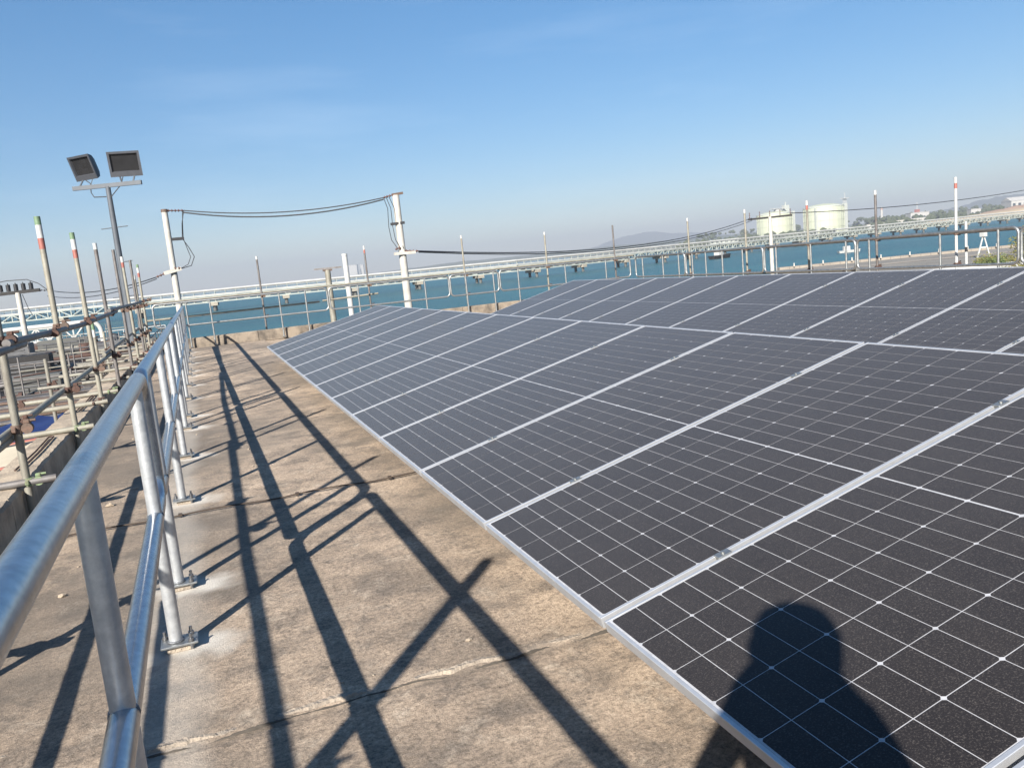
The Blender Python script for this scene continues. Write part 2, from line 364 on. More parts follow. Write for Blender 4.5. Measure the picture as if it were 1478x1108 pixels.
parapet('parapet', (12.12, -2.6, 0), (12.12, 21.73, 0), 0.26, 0.25, 'rough concrete parapet kerb behind the rear solar row', -1, 'parapet_stained')

for k, (y0, y1) in enumerate(((6.3, 7.7), (9.2, 10.6))):
    pts = [(-1.34, y0, .27), (-1.33, (y0+y1)/2, .272), (-1.345, y1-.06, .27)]+arc((-1.325, y1-.05, .272), .02, math.pi, 0, (1,0,0), (0,1,0), 5)+[(-1.295, (y0+y1)/2, .272), (-1.30, y0+.1, .27)]
    o = MB().tube([Vector(p)-Vector(pts[0]) for p in pts], .007, 6).build('rebar_loop', 'rust'); o.location = pts[0]; tag(o, ['bent rusty rebar loop on the long parapet near the cream roof sheet', 'bent rusty rebar loop on the long parapet near the blue tarp'][k], 'rebar')

# ------------------------------------------------------------------ quay, far land, hills
def sheet(name, pts, z, m, kind='structure', depth=0.0):
    n = len(pts); mb = MB().add([(x, y, z) for x, y in pts], [tuple(range(n))])
    if depth: mb.add([(x, y, z) for x, y in pts]+[(x, y, z-depth) for x, y in pts], [(i, i+n, (i+1) % n+n, (i+1) % n) for i in range(n)])
    return tag(mb.build(name, m), kind=kind)
sheet('quay', [(14,-40),(60,-60),(260,40),(150,102.5),(97.6,121.4),(60,70),(16,26)], -4.8, 'quay_asphalt', depth=3)
qk = MB()
for k in range(60):
    a = Vector((97.6, 121.4, -4.8)).lerp(Vector((200, 84.5, -4.8)), k/60); b = Vector((97.6, 121.4, -4.8)).lerp(Vector((200, 84.5, -4.8)), (k+.97)/60)
    qk.bar(a+Vector((-.45,-.6,.2)), b+Vector((-.45,-.6,.2)), 2.2, .42)
tag(qk.build('quay_kerb', 'quay_concrete'), kind='structure')
sheet('quay_road', [(90,108),(190,71),(188,67),(88,104)], -4.77, 'quay_concrete')
sheet('yard', [(-60,-30),(-1.6,-30),(-1.6,26),(-3,62),(-40,74),(-60,60)], -4.5, 'yard_dark', depth=2.5)

def land_strip(name, pts, m, back=500, zb=-6.5, kind='structure', seed=0, amp=0.0):
    """ridge: pts are crest points; slopes down in front and behind"""
    mb = MB(); vs, fs = [], []; P = []
    for i in range(len(pts)-1):
        a, b = Vector(pts[i]), Vector(pts[i+1]); k = 8
        for j in range(k): P.append(a.lerp(b, j/k))
    P.append(Vector(pts[-1]))
    for i, p in enumerate(P):
        dr = Vector((p.x, p.y, 0)).normalized(); h = p.z+amp*noise.noise(Vector((i*.37, seed, 0)))+amp*.5*noise.noise(Vector((i*1.3, seed, 3)))
        for t, zz in ((-back, zb), (-back*.55, zb+(h-zb)*.38+amp*.5*noise.noise(Vector((i*.6, seed, 9)))), (-back*.25, zb+(h-zb)*.76+amp*.5*noise.noise(Vector((i*.8, seed, 5)))), (0, h), (back*1.2, zb)):
            q = p+dr*t; vs.append((q.x, q.y, zz))
    for i in range(len(P)-1): fs += [(i*5+k, i*5+k+1, (i+1)*5+k+1, (i+1)*5+k) for k in range(4)]
    return tag(mb.add(vs, fs, True).build(name, m), kind=kind)
land_strip('hills', [(3000,6440,-8),(3078,6410,6),(3286,6345,76),(3460,6287,116),(3604,6238,134),(3716,6197,136),(3851,6141,104),(4018,6078,96),(4184,6013,76),(4344,5945,40),(4700,5810,20),(5100,5600,-8)], 'hill_green', 700, seed=3, amp=9)
land_strip('hills', [(3400,3600,-8),(3626,3518,24),(3811,3454,48),(3956,3402,56),(4069,3365,82),(4179,3326,94),(4317,3277,99),(4506,3208,106),(5000,3000,80),(5400,2700,-8)], 'hill_green', 500, seed=8, amp=8)
land_strip('coast', [(430,3940,-6),(620,3870,4),(834,3790,10),(1080,3701,20),(1446,3567,22),(1813,3433,26),(2179,3297,24),(2454,3197,26),(2800,3050,18),(3300,2800,10)], 'wood_green', 120, seed=5, amp=4)
# near shore of the industrial land behind the jetty
sheet('land', [(600,960),(760,760),(905,700),(1300,560),(2600,900),(2600,2400),(1500,2600),(700,1500)], -3.6, 'land_green', depth=4)
land_strip('beach', [(790,742,-3.4),(850,764,0.6),(905,742,3.4),(956,726,6.0),(1010,706,7.5),(1100,668,8)], 'sand', 30, -6.3, seed=4, amp=.6)
land_strip('earth_bank', [(935,800,-2),(965,785,5.2),(1000,766,9.6),(1060,740,11.5),(1140,705,10)], 'red_earth', 30, -3, seed=6, amp=.8)

# far-off wood on the shore: masses of crown-sized lumps that read as one band
def wood(name, boxes, m, label, size=(2.5, 6)):
    mb = MB(); rnd = random.Random(len(boxes))
    ico = bmesh.new(); bmesh.ops.create_icosphere(ico, subdivisions=1, radius=1); iv = [v.co.copy() for v in ico.verts]; jf = [[v.index for v in f.verts] for f in ico.faces]; ico.free()
    for (ax, ay, bx, by, z, n, dep, hmax) in boxes:
        for _ in range(n):
            t = rnd.random(); q = rnd.random()*dep; dr = Vector((ax, ay, 0)).normalized()
            r = rnd.uniform(*size); c = Vector((ax, ay, z)).lerp(Vector((bx, by, z)), t)+dr*q
            c.z = z+r*.45+rnd.random()**2*hmax; sx, sz = rnd.uniform(.8, 1.3), rnd.uniform(.6, 1.1); rz = Matrix.Rotation(rnd.random()*6.3, 3, 'Z')
            mb.add([c+rz @ Vector((p.x*r*sx*rnd.uniform(.75, 1.2), p.y*r, p.z*r*sz*rnd.uniform(.75, 1.2))) for p in iv], jf)
    o = mb.build(name, m); return tag(o, label, 'trees', kind='stuff')
wood('shore_wood', [(640,1010,830,900,-3.4,160,60,3),(850,900,1150,770,-3.4,260,120,4),(1000,1000,1420,850,-3.4,900,260,11),(1150,1180,1700,980,-3.4,900,260,17),(1000,1500,1700,1300,-3.4,600,300,22)], 'wood_green', 'dark green belt of trees along the industrial shore behind the jetty')

# ------------------------------------------------------------------ haze over the bay
hz = MB().box((2300, 3200, 86), (6600, 7600, 188)).build('haze', 'sea_water'); tag(hz, kind='stuff')
hm = bpy.data.materials.new('haze_air'); hm.use_nodes = True; hn = hm.node_tree
for nd in list(hn.nodes): hn.nodes.remove(nd)
ho = hn.nodes.new('ShaderNodeOutputMaterial'); hv = hn.nodes.new('ShaderNodeVolumePrincipled')
hv.inputs['Color'].default_value = (0.47, 0.51, 0.59, 1); hv.inputs['Density'].default_value = 0.00026; hv.inputs['Anisotropy'].default_value = 0.0
hn.links.new(hv.outputs[0], ho.inputs['Volume']); hz.data.materials.clear(); hz.data.materials.append(hm)

# ------------------------------------------------------------------ solar panels
PW, PL, PITCH, PT = 1.04, 2.10, 1.06, 0.035         # width along the row, length up the slope, pitch, frame depth
def panel_meshes():
    lip = 0.011
    f = MB()      # local: x up the slope 0..PL, y along the row 0..PW, z=0 glass face, frame 1.5 mm proud
    zt = 0.0015
    for x0, x1, y0, y1 in ((0, PL, 0, lip), (0, PL, PW-lip, PW)): f.bevbox(((x0+x1)/2, (y0+y1)/2, zt-PT/2), (x1-x0, y1-y0, PT), .0012)
    for x0, x1 in ((0, lip), (PL-lip, PL)): f.bevbox(((x0+x1)/2, PW/2, zt-PT/2-.0003), (x1-x0, PW-2*lip-.0004, PT-.0006), .0012)
    # lower return flange
    for y0, y1 in ((lip, .03), (PW-.03, PW-lip)): f.box((PL/2, (y0+y1)/2, zt-PT+.001), (PL-2*lip-.002, y1-y0-.0006, .0018))
    frame = f.mesh('frame', 'aluminium')
    bs = MB().box((PL/2, PW/2, -.004), (PL-2*lip-.001, PW-2*lip-.001, .006)).mesh('glass_laminate', 'backsheet')
    cx, cy, ch = 0.0834, 0.1659, 0.0058           # half cell and its corner chamfer
    vs = [(-cx/2, -cy/2), (cx/2-ch, -cy/2), (cx/2, -cy/2+ch), (cx/2, cy/2-ch), (cx/2-ch, cy/2), (-cx/2, cy/2)]
    cell = MB().add([(x, y, 0) for x, y in vs]+[(x, y, -.0006) for x, y in vs], [tuple(range(6))]+[(i+6, (i+1) % 6+6, (i+1) % 6, i) for i in range(6)]).mesh('cell', 'solar_cell')
    spots = []
    my = (PW-6*cy-5*.0029)/2; half = 12*cx+11*.0025; mx = (PL-2*half-.0075)/2
    for hlf in range(2):
        for i in range(12):
            for j in range(6):
                spots.append((mx+hlf*(half+.0075)+cx/2+i*(cx+.0025), my+cy/2+j*(cy+.0029), i % 2))
    allc = MB()
    for x, y, fl in spots:
        p = [((x+a if fl else x-a), y+b_ if fl else y-b_, -.0003) for a, b_ in vs]
        allc.add(p, [tuple(range(6))])
    grid = allc.mesh('cell_grid', 'solar_cell')
    cl = MB().bevbox((0, 0, .0035), (.05, .030, .006), .001).box((0, 0, -.018), (.045, .0185, .036)).tube([(0,0,.005),(0,0,.0125)], .0065, 6)
    clamp = cl.mesh('clamp', 'galvanised_dull')
    return frame, bs, cell, grid, clamp, spots
FR, BS, CELL, GRID, CLAMP, SPOTS = panel_meshes()
def solar_panel(x, y, z, tilt, single, label, clamps, group):
    t = thing('solar_panel', label, 'solar panel', (x, y, z), 0, group); t.rotation_euler = (0, -tilt, 0)
    obj('frame', FR, t); obj('glass_laminate', BS, t)
    if single:
        for cx, cy, fl in SPOTS:
            c = obj('cell', CELL, t, (cx, cy, -.0003))
            if not fl: c.rotation_euler = (0, 0, math.pi)
    else:
        g_ = obj('cell_grid', GRID, t); g_['kind'] = 'stuff'
    if clamps:
        for cx in (.44, 1.66): obj('clamp', CLAMP, t, (cx, -.010, 0))
    return t
X1, Z1, T1, Y1 = 0.9586, 0.2931, R(13.79), 14.759
X2, Z2, T2, Y2 = 4.8466, 0.3441, R(14.25), 13.604+1.06
N1, N2 = 15, 12
for k in range(N1):
    solar_panel(X1, Y1-(k+1)*PITCH+.01, Z1, T1, k >= 9, 'dark framed solar panel in the row beside the walkway, %s from the sea end' % ORD[k], k < N1-1, 'solar panels beside the walkway')
for k in range(N2):
    solar_panel(X2, Y2-(k+1)*PITCH+.01, Z2, T2, 7 <= k <= 9, 'dark framed solar panel in the rear row, %s from the sea end' % ORD[k], k < N2-1, 'solar panels of the second row')
def rack(xb, zb, tl, y0, y1, label):
    t = thing('mounting_rack', label, 'rack', (xb, y0, 0))
    for s_ in (.44, 1.66):
        x = s_*math.cos(tl)+.050*math.sin(tl)*1; z = zb+s_*math.sin(tl)-.052*math.cos(tl)-.004
        MB().box((x, (y1-y0)/2, z), (.04, y1-y0, .034)).build('rail', 'aluminium', t)
        yy = .4
        while yy < y1-y0:
            MB().box((x, yy, (z-.018-.025)/2), (.04, .04, z-.018+.025)).box((x, yy, -.016), (.12, .12, .02)).build('leg', 'aluminium', t); yy += 2.1
    return t
rack(X1, Z1, T1, Y1-N1*PITCH, Y1, 'aluminium rails and legs under the panel row beside the walkway')
rack(X2, Z2, T2, Y2-N2*PITCH, Y2, 'aluminium rails and legs under the second panel row')

# ------------------------------------------------------------------ galvanised walkway railing
def bolt(mb, x, y, z):
    mb.tube([(x, y, z-.03), (x, y, z+.030)], .006, 8); mb.tube([(x, y, z), (x, y, z+.011)], .012, 6); mb.tube([(x, y, z-.018), (x, y, z-.009)], .012, 6)
def railing_section(label, path, posts, top=1.03, mid=0.525, r=.030, pr=.025, name='railing_section', group=None, mtl='galvanised', plates=True, bolts=True):
    """path: start and end (x,y); posts: distances along it"""
    a, b = Vector((*path[0], 0)), Vector((*path[1], 0)); L = (b-a).length; d = (b-a).normalized()
    t = thing(name, label, 'railing', a, math.atan2(d.y, d.x), group)        # local x runs along the rail
    rc = .10; ex, ez = Vector((1,0,0)), Vector((0,0,1)); loop = []
    loop += arc((L-rc, 0, top-rc), rc, math.pi/2, 0, ex, ez)
    loop += arc((L-rc, 0, mid+rc), rc, 0, -math.pi/2, ex, ez)
    loop += arc((rc, 0, mid+rc), rc, -math.pi/2, -math.pi, ex, ez)
    loop += arc((rc, 0, top-rc), rc, math.pi, math.pi/2, ex, ez)
    MB().tube(loop, r, 20, closed=True).build('rail_loop', mtl, t)
    for s_ in posts:
        p = MB().tube([(s_, 0, .034), (s_, 0, top-r*.6)], pr, 18).build('post', 'galvanised_post' if mtl == 'galvanised' else mtl, t)
        if plates:
            pl = MB().bevbox((s_, -.012, .030), (.10, .135, .009), .002).build('base_plate', 'galvanised_dull', p)
            MB().tube(arc((s_, 0, .038), pr+.001, 0, 2*math.pi, ex, (0,1,0), 18)[:-1], .005, 6, closed=True).build('weld_bead', 'weld', p)
            MB().tube(arc((s_, 0, mid+.006), r*.93, 0, 2*math.pi, (0,1,0), (0,0,1), 16)[:-1], .0035, 6, closed=True).build('weld_bead', 'weld', p)
        if bolts:
            nb = MB(); bolt(nb, s_-.036, -.055, .036); bolt(nb, s_+.036, -.055, .036); bolt(nb, s_+.036, .040, .036); nb.build('bolt', 'bolt_steel', p)
        if plates: MB().bevbox((s_, -.01, .012), (.07, .09, .030), .006).build('grout_pad', 'mortar', p)
    return t
labs = ['galvanised tube railing section nearest the photographer, on the walkway', 'second galvanised railing section along the walkway counted from the photographer', 'third galvanised railing section along the walkway counted from the photographer', 'last galvanised railing section along the walkway before the sea parapet']
for k in range(4):
    y0, y1 = BREAKS[k]+.012, BREAKS[k+1]-.012; pp = [p for p in POST_Y if y0 < p < y1]
    railing_section(labs[k], ((rail_x(y0), y0), (rail_x(y1), y1)), [p-y0 for p in pp], group='galvanised railing sections of the walkway')
# railing along the sea end and along the far side
ends = [-0.35, 1.35, 4.10, 6.05, 8.2, 10.0, 12.0]
fr = [(-1.1,3.05,[.75,1.3,2.95,3.6]), (3.10,6.32,[.75,2.55]), (6.36,7.75,[.45,1.25]), (7.80,11.9,[.55,2.0,3.3])]
for k, (x0, x1, ps) in enumerate(fr):
    railing_section('pale grey railing section at the sea end, %s from the walkway' % ORD[k], ((x0, 21.36), (x1, 21.36)), ps, top=1.13, mid=.57, r=.024, pr=.02, name='sea_railing_section', group='railing sections at the sea end', mtl='galvanised_dull', bolts=False)
sr = [(21.2,18.6,[.4,1.5,2.3]), (18.55,15.4,[.3,.9,1.6,2.4]), (15.35,12.6,[.4,1.5,2.5]), (12.55,9.2,[.3,1.9,3.0]), (9.15,5.0,[.5,2.2,3.7])]
for k, (y0, y1, ps) in enumerate(sr):
    railing_section('pale grey railing section behind the second solar row, %s from the sea corner' % ORD[k], ((12.0, y0), (12.0, y1)), ps, top=1.12, mid=.55, r=.024, pr=.02, name='side_railing_section', group='railing sections behind the second solar row', mtl='galvanised_dull', bolts=False)

# thin rod with clips lying across the walkway
t = thing('conduit_rod', 'thin rusty rod with clips lying across the walkway slab', 'rod', (-1.0, 5.27, 0.012))
pts = [(i*.1, .012*math.sin(i*.9)-.005*i*.3, 0.006*abs(math.sin(i*.5))) for i in range(23)]
MB().tube(pts, .0055, 8).build('rod', 'rod_dark', t)
for i in (7, 14, 20): MB().box((pts[i][0], pts[i][1], .006), (.022, .03, .016)).build('clip', 'rod_dark', t)

# ------------------------------------------------------------------ scaffold round the roof
def coupler(mb, c, s=.034):
    """right-angle coupler: a ring round the upright, a ring round the tube, hinge lugs and bolts"""
    c = Vector(c); u = s/.034
    k = c-Vector((.028*u, 0, 0)); mb.tube([k-Vector((0, 0, .026*u)), k+Vector((0, 0, .026*u))], .033*u, 12)
    q = c+Vector((.030*u, 0, 0)); mb.tube([q-Vector((0, .026*u, 0)), q+Vector((0, .026*u, 0))], .033*u, 12)
    mb.bevbox(k+Vector((.004*u, .040*u, 0)), (.030*u, .026*u, .036*u), .005); mb.bevbox(k+Vector((-.01*u, -.040*u, 0)), (.026*u, .024*u, .034*u), .005)
    mb.bevbox(q+Vector((0, .004*u, .040*u)), (.036*u, .030*u, .024*u), .005)
    mb.tube([k+Vector((-.03*u, .044*u, 0)), k+Vector((.045*u, .044*u, 0))], .0085*u, 6); mb.tube([q+Vector((0, .004*u, .044*u)), q+Vector((.05*u, .004*u, .044*u))], .0085*u, 6)
RP = .0242
def upright(x, y, z0, z1, label, bands, clamps, m='scaffold_tube', group=None, lean=(0, 0)):
    t = thing('scaffold_upright', label, 'scaffold pole', (x, y, z0), 0, group)
    h = z1-z0; top = Vector((lean[0], lean[1], h))
    MB().tube([(0,0,0), top*.5, top], .036 if y == 0.53 else RP, 14).build('tube', m, t)  # the first upright, out of view, is thickened to widen its cast shadow
    zz = h
    for bm_, bl in bands:
        a, b = top*((zz-bl)/h), top*(zz/h+ .0005)
        MB().tube([a, b], RP+.0012, 14).build('painted_band', bm_, t); zz -= bl
    for cz, cm in clamps:
        mb = MB(); coupler(mb, (top*((cz-z0)/h))+Vector((.028, 0, 0))); mb.build('coupler', cm, t)
    return t
PA = 'scaffold_tube'; 
GW = [('paint_green', .07), ('paint_white', .11), ('paint_red', .09)]
WR = [('paint_white', .10), ('paint_red', .09)]
WT = [('paint_white', .08)]
left = [(0.53, 2.11, [], PA), (3.10, 2.10, WR, PA), (5.74, 2.10, GW, 'scaffold_tube'), (7.92, 2.10, GW, 'scaffold_pale'), (9.94, 2.10, GW, 'scaffold_pale'), (12.0, 2.10, WT, 'scaffold_grey'), (14.36, 2.13, [], 'scaffold_grey'), (15.9, 2.08, WR, 'scaffold_pale'), (17.55, 2.08, [], 'scaffold_grey'), (18.05, 1.79, WT, 'scaffold_tube'), (19.4, 2.05, GW, 'scaffold_pale')]
nl = len(left)
for k, (y, z, bd, m) in enumerate(left):
    desc = {0: 'plain', 1: 'white tipped', 2: 'red and white tipped', 3: 'green white and red tipped'}[len(bd)]
    upright(-1.168, y, 0.0 if y > 4 else 0.0, z, '%s scaffold upright inside the long parapet, %s from the sea corner' % (desc, ORD[nl-1-k]), bd, [(1.17, ('rust' if k % 3 else 'clamp_dark')), (.62, 'rust' if k % 2 else 'clamp_dark')], m, 'scaffold uprights along the long parapet', (random.uniform(-.012, .012), random.uniform(-.02, .02)))
def ledger(name, pts, label, m, group=None, r=RP, cat='scaffold tube', couplers=()):
    t = thing(name, label, cat, pts[0], 0, group); o = Vector(pts[0])
    MB().tube([Vector(p)-o for p in pts], r, 14).build('tube', m, t)
    for c, cm in couplers:
        mb = MB(); coupler(mb, Vector(c)-o, .03); mb.build('coupler', cm, t)
    return t
ledger('scaffold_ledger', [(-1.115, -2.4, 1.08), (-1.115, 3, 1.09), (-1.115, 6.1, 1.125)], 'upper grey scaffold ledger length nearest the photographer', 'scaffold_grey', 'upper scaffold ledgers', couplers=[((-1.10, 3.9, 1.07), 'clamp_dark')])
ledger('scaffold_ledger', [(-1.112, 5.6, 1.155), (-1.112, 9.0, 1.14), (-1.112, 12.6, 1.19)], 'upper grey scaffold ledger length overlapping the rusty couplers', 'scaffold_grey', 'upper scaffold ledgers', couplers=[((-1.10, 7.1, 1.14), 'rust'), ((-1.10, 9.2, 1.15), 'rust')])
ledger('scaffold_ledger', [(-1.115, 11.7, 1.22), (-1.115, 20.9, 1.27)], 'upper scaffold ledger length ending at the sea corner', 'scaffold_grey', 'upper scaffold ledgers', couplers=[((-1.10, 18.1, 1.26), 'rust'), ((-1.1, 19.7, 1.27), 'clamp_dark'), ((-1.1, 20.5, 1.27), 'rust')])
ledger('scaffold_ledger', [(-1.22, -2.4, .55), (-1.22, 5.95, .56)], 'lower scaffold ledger length nearest the photographer', 'scaffold_pale', 'lower scaffold ledgers')
ledger('scaffold_ledger', [(-1.215, 5.4, .60), (-1.215, 12, .645)], 'lower pale scaffold ledger length past the cream roof sheet', 'scaffold_pale', 'lower scaffold ledgers', couplers=[((-1.2, 6.05, .62), 'rust')])
ledger('scaffold_ledger', [(-1.215, 11.3, .69), (-1.215, 20.2, .77)], 'lower scaffold ledger length running on to the sea corner', 'scaffold_tube', 'lower scaffold ledgers')
ledger('scaffold_ledger', [(-1.10, -2.4, .72), (-1.10, 2.85, .73)], 'short unseen scaffold ledger added beside the photographer for its shadow', 'scaffold_tube')  # out-of-view tube, added to cast the dark band along the railing feet
# transoms lying on the parapet, sticking out over the walkway
tr = [(3.2, -1.02, .30, 'scaffold_pale'), (5.72, -1.0, .285, 'scaffold_grey'), (7.86, -1.02, .285, 'scaffold_pale'), (9.2, -1.03, .335, 'scaffold_pale'), (10.6, -1.06, .29, 'scaffold_pale'), (12.1, -1.04, .30, 'scaffold_tube'), (13.9, -1.05, .29, 'scaffold_pale'), (15.4, -1.03, .30, 'scaffold_tube'), (17.0, -1.05, .29, 'scaffold_pale'), (18.8, -1.03, .30, 'scaffold_tube'), (20.4, -1.0, .30, 'scaffold_pale')]
for k, (y, x1, z, m) in enumerate(tr):
    t = ledger('scaffold_transom', [(x1, y, z), (-2.15 if k > 2 else -2.7, y+random.uniform(-.08, .08), z-.01)], 'scaffold transom lying across the long parapet, %s from the sea corner' % ORD[len(tr)-1-k], m, 'scaffold transoms across the long parapet', couplers=[((-1.125, y+.005, z+.0), 'clamp_green' if k in (1, 2, 4) else 'rust')])
    if k in (4, 6, 8):
        MB().tube([(-.02, .001, 0), (-.16, .008, 0)], RP+.0012, 12).build('painted_band', 'paint_red', t)
# outer row of short uprights
for k, (y, z) in enumerate([(5.75, .62), (8.0, .70), (10.2, .42), (12.4, .66), (14.9, 1.02), (17.3, .6), (19.6, .7)]):
    upright(-2.05 if k != 4 else -1.7, y, -4.5, z, 'short outer scaffold upright beyond the long parapet, %s from the sea corner' % ORD[6-k], [('paint_green', .12), ('paint_white', .12)] if k == 4 else [], [(.31, 'rust')], 'scaffold_tube' if k % 2 else 'scaffold_pale', 'short outer scaffold uprights')
# tall uprights along the sea end and the far side
far = [(1.49,21.8,2.09,WT,'scaffold_grey'),(4.24,21.8,2.12,WR,'scaffold_grey'),(6.95,21.8,2.18,WT,'scaffold_pale'),(9.43,21.8,2.08,WT,'scaffold_pale'),(11.65,21.8,2.11,[],'scaffold_grey'),(12.42,19.0,2.03,WT,'scaffold_pale'),(12.42,16.56,2.03,WT,'scaffold_pale'),(12.42,14.4,2.02,WR,'scaffold_tube'),(12.42,12.48,2.02,WT,'scaffold_grey'),(12.42,10.7,2.04,WR,'paint_white'),(12.42,8.6,2.04,WR,'scaffold_tube')]
for k, (x, y, z, bd, m) in enumerate(far):
    upright(x, y, -4.6, z, ('slim scaffold upright outside the sea end railing, %s from the walkway' % ORD[k]) if k < 5 else ('slim scaffold upright outside the side railing, %s from the sea corner' % ORD[k-5]), bd, [(1.08, 'clamp_dark'), (.55, 'rust')], m, 'tall scaffold uprights round the roof edge', (random.uniform(-.02, .03), 0))
ledger('sea_scaffold_tube', [(-1.3, 21.85, .76), (2.9, 21.85, .79)], 'pale scaffold tube outside the sea end railing near the walkway', 'scaffold_pale')
ledger('sea_scaffold_tube', [(3.0, 22.0, .80), (4.5, 22.0, .84)], 'short pale scaffold tube crossing the cream mast', 'scaffold_pale')
ledger('sea_scaffold_tube', [(-1.3, 21.82, 1.17), (12.3, 21.82, 1.18)], 'long scaffold tube behind the top of the sea end railing', 'scaffold_pale')
ledger('side_scaffold_tube', [(12.45, 21.8, 1.10), (12.45, 2.0, 1.08)], 'long grey scaffold tube behind the side railing', 'scaffold_grey')
ledger('side_scaffold_tube', [(12.38, 20.5, .52), (12.38, 13.0, .50)], 'lower rusty scaffold tube behind the side railing', 'scaffold_tube')

# ------------------------------------------------------------------ lamp mast with two floodlights
def floodlight(parent, x, yaw, tilt, w_=.74, h_=.60):
    rot = Matrix.Rotation(yaw, 3, 'Z') @ Matrix.Rotation(tilt, 3, 'X')
    o = Vector((x, 0, 0.46)); P = lambda a, b, c: o+rot @ Vector((a, b, c))
    mb = MB(); f, d = .0, .26
    A = [P(-w_/2, -f, -h_/2), P(w_/2, -f, -h_/2), P(w_/2, -f, h_/2), P(-w_/2, -f, h_/2)]
    B = [P(-w_*.42, d*.55, -h_*.46), P(w_*.42, d*.55, -h_*.46), P(w_*.42, d*.55, h_*.40), P(-w_*.42, d*.55, h_*.40)]
    D = [P(-w_*.30, d, -h_*.30), P(w_*.30, d, -h_*.30), P(w_*.30, d, h_*.22), P(-w_*.30, d, h_*.22)]
    I = [P(-w_*.43, -f, -h_*.30), P(w_*.43, -f, -h_*.30), P(w_*.43, -f, h_*.41), P(-w_*.43, -f, h_*.41)]
    J = [P(-w_*.41, .05, -h_*.28), P(w_*.41, .05, -h_*.28), P(w_*.41, .05, h_*.39), P(-w_*.41, .05, h_*.39)]
    ring = lambda i, j: [(i+k, i+(k+1) % 4, j+(k+1) % 4, j+k) for k in range(4)]
    mb.add(A+B+D+I+J, [(q[3], q[2], q[1], q[0]) for q in ring(0, 4)+ring(4, 8)]+[(8, 9, 10, 11)]+ring(0, 12)+ring(12, 16))
    h = mb.build('floodlight', 'lamp_housing', parent)
    MB().add(J, [(0, 1, 2, 3)]).build('front_glass', 'lamp_glass', h)
    br = MB()
    for s_ in (-.17, .17): br.bar((x+s_*.8, 0, .02), P(s_, .03, -h_/2+.02), .035, .02)
    br.build('bracket', 'mast_steel', h); return h
t = thing('lamp_mast', 'grey steel lamp mast with two floodlights on a crossbar', 'lamp', (-1.72, 22.62, -4.5), R(-20.6))
MB().tube([(0,0,0), (0,0,4.5), (0,0,8.60)], [.12, .095, .058], 16).build('pole', 'mast_steel', t)
cb = MB().bar((-.86, 0, 8.63), (.84, 0, 8.63), .07, .10).build('crossbar', 'mast_steel', t)
e = bpy.data.objects.new('lamp_head', None)
hold = thing('tmp', 'x', 'x')
for x, yw, tl in ((-.55, R(-24), R(18)), (.50, R(14), R(12))):
    h = floodlight(t, x, yw, tl); h.location = (0, 0, 8.64)
bpy.data.objects.remove(hold); bpy.data.objects.remove(e)
for pts in ([(-.52,.03,8.80),(-.42,.02,8.72),(-.42,-.02,8.50),(-.36,-.03,8.38),(-.06,-.04,8.36)], [(.40,.03,8.82),(.33,.0,8.62),(.16,-.04,8.44),(.06,-.05,8.34)]):
    MB().tube(pts, .013, 6).build('cable', 'cable_black', t)
for k in range(6): MB().tube([(-.33 if k % 2 == 0 else -.05, 0, 7.6-.85*k), (.33 if k % 3 != 1 else .30, 0, 7.62-.85*k)], .012, 6).build('climbing_rung', 'mast_steel', t)

# ------------------------------------------------------------------ electricity poles and wires
def insulator_string(mb, a, b, n=4):
    a, b = Vector(a), Vector(b); mb.tube([a, b], .018, 6)
    d = (b-a).normalized()
    for i in range(n):
        c = a.lerp(b, (i+.5)/n); mb.tube([c-d*.022, c-d*.008, c+d*.022], [.02, .055, .03], 8)
def power_pole(x, y, ztop, label, r0, lean=0.0, name='power_pole'):
    t = thing(name, label, 'power pole', (x, y, -4.6)); h = ztop+4.6
    MB().tube([(0,0,0), (lean*.5,0,h*.5), (lean,0,h)], [r0*1.35, r0*1.15, r0], 8).build('post', 'pole_concrete', t)
    return t, h
P1 = (-0.72, 30.9); P2 = (7.0, 29.0)
t, h = power_pole(*P1, 4.22, 'white concrete power pole beyond the walkway end, with insulators and a cable loop', .10)
ins = MB(); insulator_string(ins, (.08, 0, h-.02), (.62, 0, h-.05), 5); ins.build('insulator', 'insulator_brown', t)
MB().tube([(0,0,h-.06), (0,0,h+.03)], [.115, .11], 10).build('cap', 'clamp_dark', t)
MB().bar((-.32, -.16, h-2.14), (.26, -.12, h-2.02), .10, .12).build('crossarm', 'pole_concrete', t)
ins = MB(); insulator_string(ins, (-.18, -.12, h-2.10), (-.58, -.1, h-2.24), 4); insulator_string(ins, (.02, -.16, h-2.0), (.24, -.16, h-2.0), 2); ins.build('insulator', 'insulator_brown', t)
MB().tube([(.62,0,h-.05),(.50,0,h-.5),(.44,0,h-1.0),(.62,-.05,h-1.35),(.74,-.06,h-1.65),(.60,-.1,h-1.95),(.20,-.14,h-2.04)], .014, 6).build('jumper_cable', 'cable_black', t)
MB().tube([(.58,0,h-.05),(.52,.04,h-.5),(.47,.04,h-1.0),(.56,-.02,h-1.4),(.62,-.03,h-1.65),(.5,-.1,h-1.9),(.20,-.1,h-2.04)], .012, 6).build('jumper_cable', 'cable_black', t)
MB().bar((.05,0,h-1.0),(.5,0,h-1.0),.08,.10).build('spreader', 'cable_black', t)
t, h = power_pole(*P2, 4.05, 'white concrete power pole behind the middle of the sea railing', .125, -.03)
MB().bar((-.16, 0, h+.02), (.24, 0, h+.06), .08, .08).build('cap', 'clamp_dark', t)
ins = MB(); insulator_string(ins, (-.1, 0, h+.02), (-.48, 0, h-.06), 4); insulator_string(ins, (.05, -.1, h-1.97), (.55, -.1, h-2.02), 4); insulator_string(ins, (-.3, -.14, h-1.9), (-.1, -.14, h-1.84), 2); ins.build('insulator', 'insulator_brown', t)
